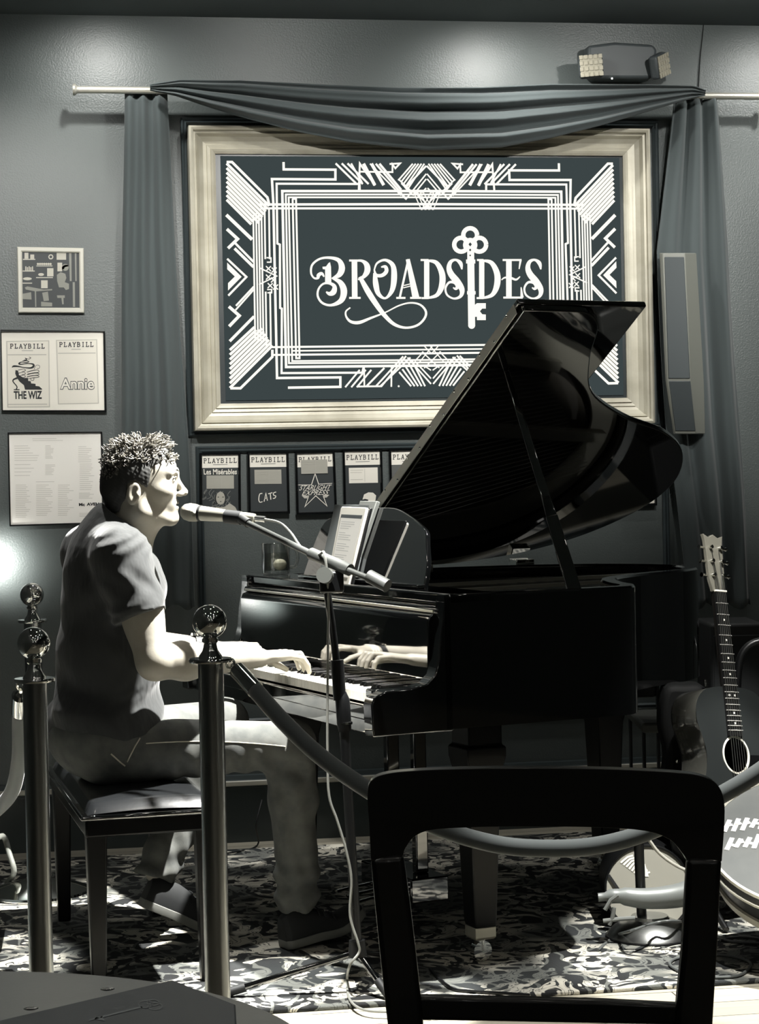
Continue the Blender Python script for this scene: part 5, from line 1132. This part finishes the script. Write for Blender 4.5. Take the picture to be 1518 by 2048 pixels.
sk.ell(H(60, 0, 66), (.058, .060, .048), HB, k=.02); sk.ell(H(56, 0, -2), (.058, .056, .080), HB, k=.02)
for s in (-1, 1):
    sk.cap(H(18, s*50, -48), H(92, s*20, -74), .012, .013, k=.025); sk.cap(H(10, s*56, -5), H(18, s*52, -45), .010, .012, k=.03)
    sk.ell(H(78, s*42, 6), (.026, .018, .020), HB, k=.02); sk.cap(H(110, s*8, 56), H(96, s*42, 55), .0085, .008, k=.016)
sk.ell(H(101, 0, -66), (.019, .022, .020), HB, k=.018); sk.ell(H(98, 0, -34), (.018, .028, .020), HB, k=.015)
for s in (-1, 1): sk.ell(H(114, s*30, 36), (.013, .015, .012), HB, k=.012, op='-')
for s in (-1, 1): sk.ell(H(97, s*30, 36), (.0135,)*3, HB, k=.004)
sk.cap(H(114, 0, 42), H(133, 0, 6), .0065, .0095, k=.012); sk.ell(H(136, 0, 1), (.0095, .0095, .009), HB, k=.008)
for s in (-1, 1): sk.ell(H(124, s*10.5, -3), (.010, .0065, .008), HB, k=.006)
sk.cap(H(115, 0, -26), H(104, 20, -29), .0055, .004, k=.006); sk.cap(H(115, 0, -26), H(104, -20, -29), .0055, .004, k=.006)
sk.cap(H(112.5, -9, -38), H(112.5, 9, -38), .0062, k=.007)
sk.ell(H(117, 0, -32), (.010, .021, .0026), HB, k=.004, op='-')
for i in range(3): sk.cap(H(117-i*1.5, -26, 72+i*8), H(117-i*1.5, 26, 72+i*8), .0022, k=.003, op='-')
tq_ = radians(-14); ER = np.array([cos(tq_)*hx+sin(tq_)*hz, hy, -sin(tq_)*hx+cos(tq_)*hz])
for s in (-1, 1):
    sk.ell(H(-2, s*76, 2), (.0185, .0075, .031), ER, k=.006); sk.ell(H(1, s*84, 4), (.0115, .006, .021), ER, k=.005, op='-'); sk.ell(H(10, s*79, -2), (.006, .006, .009), ER, k=.004)
sk.cap(H(5, 0, -50), PL(-.625, .72, 1.10), .056, .066, k=.035)
sk.cap(H(40, 0, -85), H(18, 0, -150), .022, .02, k=.03)
# torso and legs of the continuous body (under the clothes)
def b_(u, w_, z): return PL(u, w_, z)
sk.ell(b_(-.645, .72, 1.02), (.115, .15, .13), BB, k=.05); sk.ell(b_(-.665, .72, .82), (.115, .135, .19), BB, k=.05); sk.ell(b_(-.685, .72, .63), (.115, .15, .11), BB, k=.05)
JO = dict(sR=(-.665, .552, 1.10), eR=(-.612, .468, .832), wR=(-.262, .612, .812), sL=(-.655, .888, 1.10), eL=(-.60, .99, .845), wL=(-.275, .955, .815))
for s in 'RL':
    S_, E_, W_ = [b_(*JO[k+s]) for k in 'sew']; sg = -1 if s == 'R' else 1
    sk.cap(S_, E_, .054, .047, k=.03); mid_ = E_+(W_-E_)*.28
    sk.cap(E_, mid_, .046, .051, k=.02); sk.cap(mid_, W_, .050, .027, k=.02); sk.ell(S_+(E_-S_)*.55+eu*.012, (.048, .046, .075), BB, k=.03)
    wu, ww, wz = JO['w'+s]
    cw_ = ww+(.022 if s == 'R' else -.018)
    sk.ell(b_(wu+.045, (ww+cw_)/2, wz-.0), (.050, .036, .015), BB, k=.012)
    for i, (dw, ln, dz) in enumerate(((-.036, .86, -.004), (-.012, 1., .001), (.012, 1.03, .002), (.036, .95, .0))):
        # i runs from the little finger to the index; mirrored for the other hand
        f_w = cw_ + (dw if s == 'R' else -dw)
        M0 = b_(wu+.088+(.002 if i in (1, 2) else -.004), f_w, wz+.004+dz)
        up_ = .004 if (i+(s == 'L')) % 2 else -.001
        P1 = b_(wu+.088+.036*ln, f_w*1.0+(dw*.15 if s == 'R' else -dw*.15), wz-.002+dz+up_); P2 = b_(wu+.088+.053*ln, f_w+(dw*.2 if s == 'R' else -dw*.2), wz-.026+up_); P3 = b_(wu+.088+.058*ln, f_w+(dw*.2 if s == 'R' else -dw*.2), .7655+max(up_, 0))
        sk.cap(W_+(M0-W_)*.15, M0, .0125, .0105, k=.010); sk.cap(M0, P1, .0098, .0088, k=.004); sk.cap(P1, P2, .0086, .0078, k=.003); sk.cap(P2, P3, .0078, .0068, k=.003)
    tw = 1 if s == 'R' else -1
    T0 = b_(wu+.02, ww+tw*.022, wz-.008); T1 = b_(wu+.052, cw_+tw*.052, wz-.016); T2 = b_(wu+.088, cw_+tw*.060, wz-.032); T3_ = b_(wu+.112, cw_+tw*.060, .7665)
    sk.cap(T0, T1, .0135, .0115, k=.012); sk.cap(T1, T2, .0108, .0095, k=.005); sk.cap(T2, T3_, .0094, .0076, k=.004)
LG = dict(R=((-.69, .645, .585), (-.205, .545, .575), (-.175, .585, .13)), L=((-.69, .80, .585), (-.245, .95, .60), (-.49, .865, .20)))
for s in 'RL':
    a, b2_, c2_ = [b_(*q) for q in LG[s]]; sk.cap(a, b2_, .070, .045, k=.03); sk.cap(b2_, c2_, .043, .030, k=.03)
skin_o, _, _ = sk.mesh('body', M_skin, man)
# eyes and brows
for s in (-1, 1):
    MB().ball(H(101.2, s*30, 36.5), .0108, 14, 10).build('eye', mat('eye_white', col(190, 188, 180), .2), man, smooth=180)
    MB().ball(H(110.0, s*30.5, 37), .0046, 10, 8, (.6, 1, 1)).build('iris', mat('iris', col(24, 26, 27), .15), man, smooth=180)
    MB().tube([H(121, s*10, 59), H(116, s*24, 65), H(104, s*42, 61)], [.002, .0036, .0015], 8, flat=.6).build('eyebrow', mat('brow', col(92, 90, 84), .7), man, smooth=180)
    MB().tube([H(113.5, s*20, 40), H(113.5, s*30, 44.5), H(107, s*41, 41)], .0018, 6).build('eyelid', M_skin, man, smooth=180)
# hair
def hair_area(P):
    q = (P-HC)@HB.T*1000
    pg = [(-140, 200), (104, 200), (108, 124), (96, 112), (74, 84), (47, 70), (44, 45), (36, 16), (25, 22), (4, 36), (-16, 30), (-20, 0), (-26, -44), (-78, -52), (-140, -20)]
    return poly2(pg, q[:, 0], q[:, 2])/1000
hs_ = Solid(.003)
hs_.ell(H(10, 0, 48), (.099, .0785, .093), HB, k=.01); hs_.cap(H(-38, 0, 8), H(-38, 0, -30), .052, .040, k=.02); hs_.ell(H(52, 0, 92), (.054, .060, .042), HB, k=.02)
hs_.fun(hair_area, HC, .2); hs_.disp = lambda P: .0011*np.sin(P@np.array([420., 90, 300]))*np.sin(P@np.array([100., 380, -260]))
hair_o, hv, hf = hs_.mesh('hair', M_hairs, man)
rnd = random.Random(11); mb = MB(); n = 0
nr = np.random.RandomState(3)
while n < 780:
    th = nr.uniform(-2.0, 1.6); ph = nr.uniform(-1.15, 1.15)          # angle from the crown, front to back and side to side
    d_ = np.array([sin(th)*cos(ph), sin(ph), cos(th)*cos(ph)])
    base = np.array([13, 0, 50.])+d_*np.array([97, 76, 92]); x, y, z = base
    if not (z > 86+.75*min(x, 0) and x < 104): continue
    if x < 0 and z < 30: continue
    ln = nr.uniform(20, 44)*(1 if z > 112 else .6 if z > 80 else .3)*(1.25 if x > 40 else 1)
    t1 = np.cross(d_, nr.normal(size=3)); t1 /= np.linalg.norm(t1); t2 = np.cross(d_, t1); sp_ = nr.uniform(3.8, 7.5); fwd = np.array([.45, 0, 0])*(1 if x > 20 else -.5)
    pts = []; K = 9; tw = nr.choice([-1, 1]); a0 = nr.uniform(0, 6.28)
    for k in range(K+1):
        f = k/K; a = a0+tw*f*nr.uniform(3.6, 4.4); c_ = base-d_*3+(d_+fwd*f)*ln*f*.72+(t1*cos(a)+t2*sin(a))*sp_*f**.5*1.1
        pts.append(H(*c_))
    mb.tube(pts, [nr.uniform(.0016, .0032)*(1-.55*(k/K)**2) for k in range(K+1)], 5); n += 1
mb.build('curly_hair', M_hair, man, smooth=180)
# T-shirt
sh = Solid(.0045)
sh.ell(b_(-.640, .72, 1.015), (.138, .178, .145), BB, k=.06); sh.ell(b_(-.655, .72, .83), (.145, .160, .20), BB, k=.05); sh.ell(b_(-.675, .72, .665), (.152, .182, .115), BB, k=.05)
sh.cap(b_(-.655, .60, 1.115), b_(-.655, .84, 1.115), .062, k=.05)
for w_ in (.575, .865): sh.cap(b_(-.655, .72, 1.155), b_(-.672, w_, 1.118), .052, .056, k=.05)
sh.cap(b_(-.67, .72, 1.10), b_(-.635, .72, 1.185), .09, .070, k=.04)
CUT = {}
for s in 'RL':
    S_, E_ = b_(*JO['s'+s]), b_(*JO['e'+s]); e = S_+(E_-S_)*.56; sh.cap(S_, e, .072, .072, k=.045); CUT[s] = (e, (E_-S_)/np.linalg.norm(E_-S_))
def hem(P):
    d = np.full(len(P), -1.)
    for s in 'RL':
        e, n_ = CUT[s]; q = P-e; ax_ = q@n_; lat = np.sqrt(np.maximum((q*q).sum(1)-ax_**2, 0)); d = np.where((lat < .10) & (((P-O)@ew-.72)*(-1 if s == 'R' else 1) > .155), np.maximum(d, ax_), d)
    z = P[:, 2]; u = (P-O)@eu; d = np.maximum(d, (.575+.10*np.clip((u+.62)/.12, 0, 1))-z)
    return d
sh.fun(hem, HC, 9)
nk0, nk1 = H(5, 0, -50), b_(-.615, .72, 1.165)
sh.cap(nk0+u0*.05, nk1+u0*.012, .066, .069, k=.012, op='-'); sh.ell(b_(-.56, .72, 1.205), (.05, .055, .045), BB, k=.02, op='-')
def wr(P):
    u = (P-O)@eu; w_ = (P-O)@ew; z = P[:, 2]
    lo_ = np.clip((.86-z)/.16, 0, 1); d = lo_*.007*np.sin(46*z+22*u+3*np.sin(14*w_+9*u))
    d = d + .0022*np.sin(58*z-30*u+9*w_)*np.clip((z-.86)/.1, 0, 1)*np.clip((1.12-z)/.06, 0, 1)
    sl = np.clip((.58-w_)/.05, 0, 1); d = d + sl*.0026*np.sin(85*u-60*z+5*np.sin(30*z)); return d
sh.disp = wr
shirt_o, _, _ = sh.mesh('t_shirt', M_shirt, man, it=1)
col_pts = [nk1-u0*.004+eu*.0+(eu*cos(q)*.073+ew*sin(q)*.071)+u0*(.012-.030*cos(q)) for q in np.linspace(0, 2*pi, 40)]
MB().tube(col_pts, .0045, 8, False, .8).build('collar', mat('collar_rib', col(44, 46, 46), .85), man, smooth=180)
# jeans
jn = Solid(.0045)
jn.ell(b_(-.69, .72, .615), (.138, .172, .105), BB, k=.04); 
for s in 'RL':
    a, b2_, c2_ = [b_(*q) for q in LG[s]]
    jn.cap(a, b2_, .090, .063, k=.045); jn.cap(b2_, b2_+(c2_-b2_)*.35, .061, .066, k=.03); jn.cap(b2_+(c2_-b2_)*.35, c2_, .064, .058, k=.02); jn.ell(b2_, (.062, .056, .062), BB, k=.03)
CJ = {s: (b_(*LG[s][2]), (b_(*LG[s][2])-b_(*LG[s][1]))) for s in 'RL'}
def jhem(P):
    d = np.full(len(P), -1.)
    for s in 'RL':
        e, n_ = CJ[s]; n_ = n_/np.linalg.norm(n_); q = P-e-n_*.015; ax_ = q@n_; near = (q*q).sum(1) < .16**2; d = np.where(near, np.maximum(d, ax_), d)
    return np.maximum(d, .477-P[:, 2] if False else -1.)
jn.fun(jhem, HC, 9)
def jw(P):
    u = (P-O)@eu; w_ = (P-O)@ew; z = P[:, 2]
    d = .0035*np.sin(95*u+25*z+2*np.sin(30*w_))*np.clip((u+.62)/.1, 0, 1)*np.clip((.60-z)/.05, 0, 1)
    kn = np.exp(-((u+.22)/.07)**2-((z-.52)/.06)**2); d = d+kn*.007*np.sin(70*(z+.6*u)); ank = np.clip((.30-z)/.1, 0, 1); return d+ank*.005*np.sin(95*z+5*w_)
jn.disp = jw
jean_o, jv, jf = jn.mesh('jeans', M_jean, man, it=1)
from mathutils.bvhtree import BVHTree
bv = BVHTree.FromPolygons([tuple(v) for v in jv], [tuple(map(int, f)) for f in jf])
def seam(pts, nm, r=.0022):
    out = []
    for x, y in pts:
        hitp = bv.ray_cast(Vector(CAM), Vector(ray(x, y)))[0]
        if hitp: out.append(np.array(hitp)-ray(x, y)/np.linalg.norm(ray(x, y))*.001)
    if len(out) > 1: MB().tube(out, r, 6).build(nm, M_stitch, jean_o, smooth=180)
seam([(x, 1483+.00035*(x-400)**2-(0 if x < 450 else 0)) for x in range(292, 575, 9)], 'side_seam', .0016)
seam([(222, 1508), (232, 1517), (242, 1526), (250, 1532)], 'pocket_seam'); seam([(254, 1524), (262, 1508), (270, 1492), (280, 1476)], 'pocket_seam')
# shoes
def shoe(H_, B_, T_, wd, nm):
    """H_ heel bottom, B_ ball bottom, T_ toe bottom as (u,w,z)"""
    H_, B_, T_ = [b_(*q) for q in (H_, B_, T_)]; path_ = smooth_pts([H_, H_*.5+B_*.5, B_, T_], 5); K = len(path_)
    up_s, so = [], []
    for i, p in enumerate(path_):
        f = i/(K-1); t = path_[min(i+1, K-1)]-path_[max(i-1, 0)]; t /= np.linalg.norm(t); sd_ = np.cross(u0, t); sd_ /= np.linalg.norm(sd_); nn = np.cross(t, sd_)
        w_ = wd*np.interp(f, [0, .06, .2, .4, .7, .9, .97, 1], [.55, .8, .86, .8, 1, .86, .6, .3]); hh = np.interp(f, [0, .1, .25, .38, .6, .85, 1], [.085, .098, .10, .09, .062, .045, .022])
        so.append([p+sd_*w_*a+nn*b for a, b in ((-1, .0), (-1.04, .012), (-1, .024), (1, .024), (1.04, .012), (1, 0))])
        up_s.append([p+sd_*w_*.95*a+nn*(.022+(hh-.022)*b) for a, b in ((-1, 0), (-1, .35), (-.82, .72), (-.4, .97), (.4, .97), (.82, .72), (1, .35), (1, 0))])
    o = MB().loft(up_s).build(nm, M_shoe, man, smooth=60, bevel=.004); MB().loft(so).build('sole', M_sole, o, smooth=50, bevel=.002)
    lc = MB()
    for f in (.45, .53, .61): i = int(f*(K-1)); r_ = up_s[i]; lc.tube([r_[2], r_[3]+u0*.004, r_[4]+u0*.004, r_[5]], .0025, 6)
    lc.build('laces', M_dark, o, smooth=180)
shoe((-.225, .575, .014), (-.05, .60, .034), (.035, .615, .082), .044, 'shoe')
shoe((-.545, .85, .115), (-.36, .85, .022), (-.275, .85, .016), .044, 'shoe')
# watch and wrist bands on the far wrist, band on the near wrist
def bandat(s, f, r, hw, nm, m):
    E_, W_ = b_(*JO['e'+s]), b_(*JO['w'+s]); c_ = E_+(W_-E_)*f; ax_ = (W_-E_)/np.linalg.norm(W_-E_)
    return MB().lathe(c_-ax_*hw, [(r-.004, 0), (r, .001), (r, 2*hw-.001), (r-.004, 2*hw)], 28, ax_).build(nm, m, man, smooth=30)
w_o = bandat('L', .86, .0375, .009, 'wristwatch', M_dark)
E_, W_ = b_(*JO['eL']), b_(*JO['wL']); wc = E_+(W_-E_)*.86
MB().lathe(wc+u0*.036, [(0, 0), (.018, 0), (.018, .008), (0, .008)], 24).build('dial', M_chrome, w_o, smooth=30)
for f in (.925, .955, .985): bandat('L', f, .0325, .003, 'wrist_band', mat('band_white', col(225, 222, 210), .5))
print('done build')
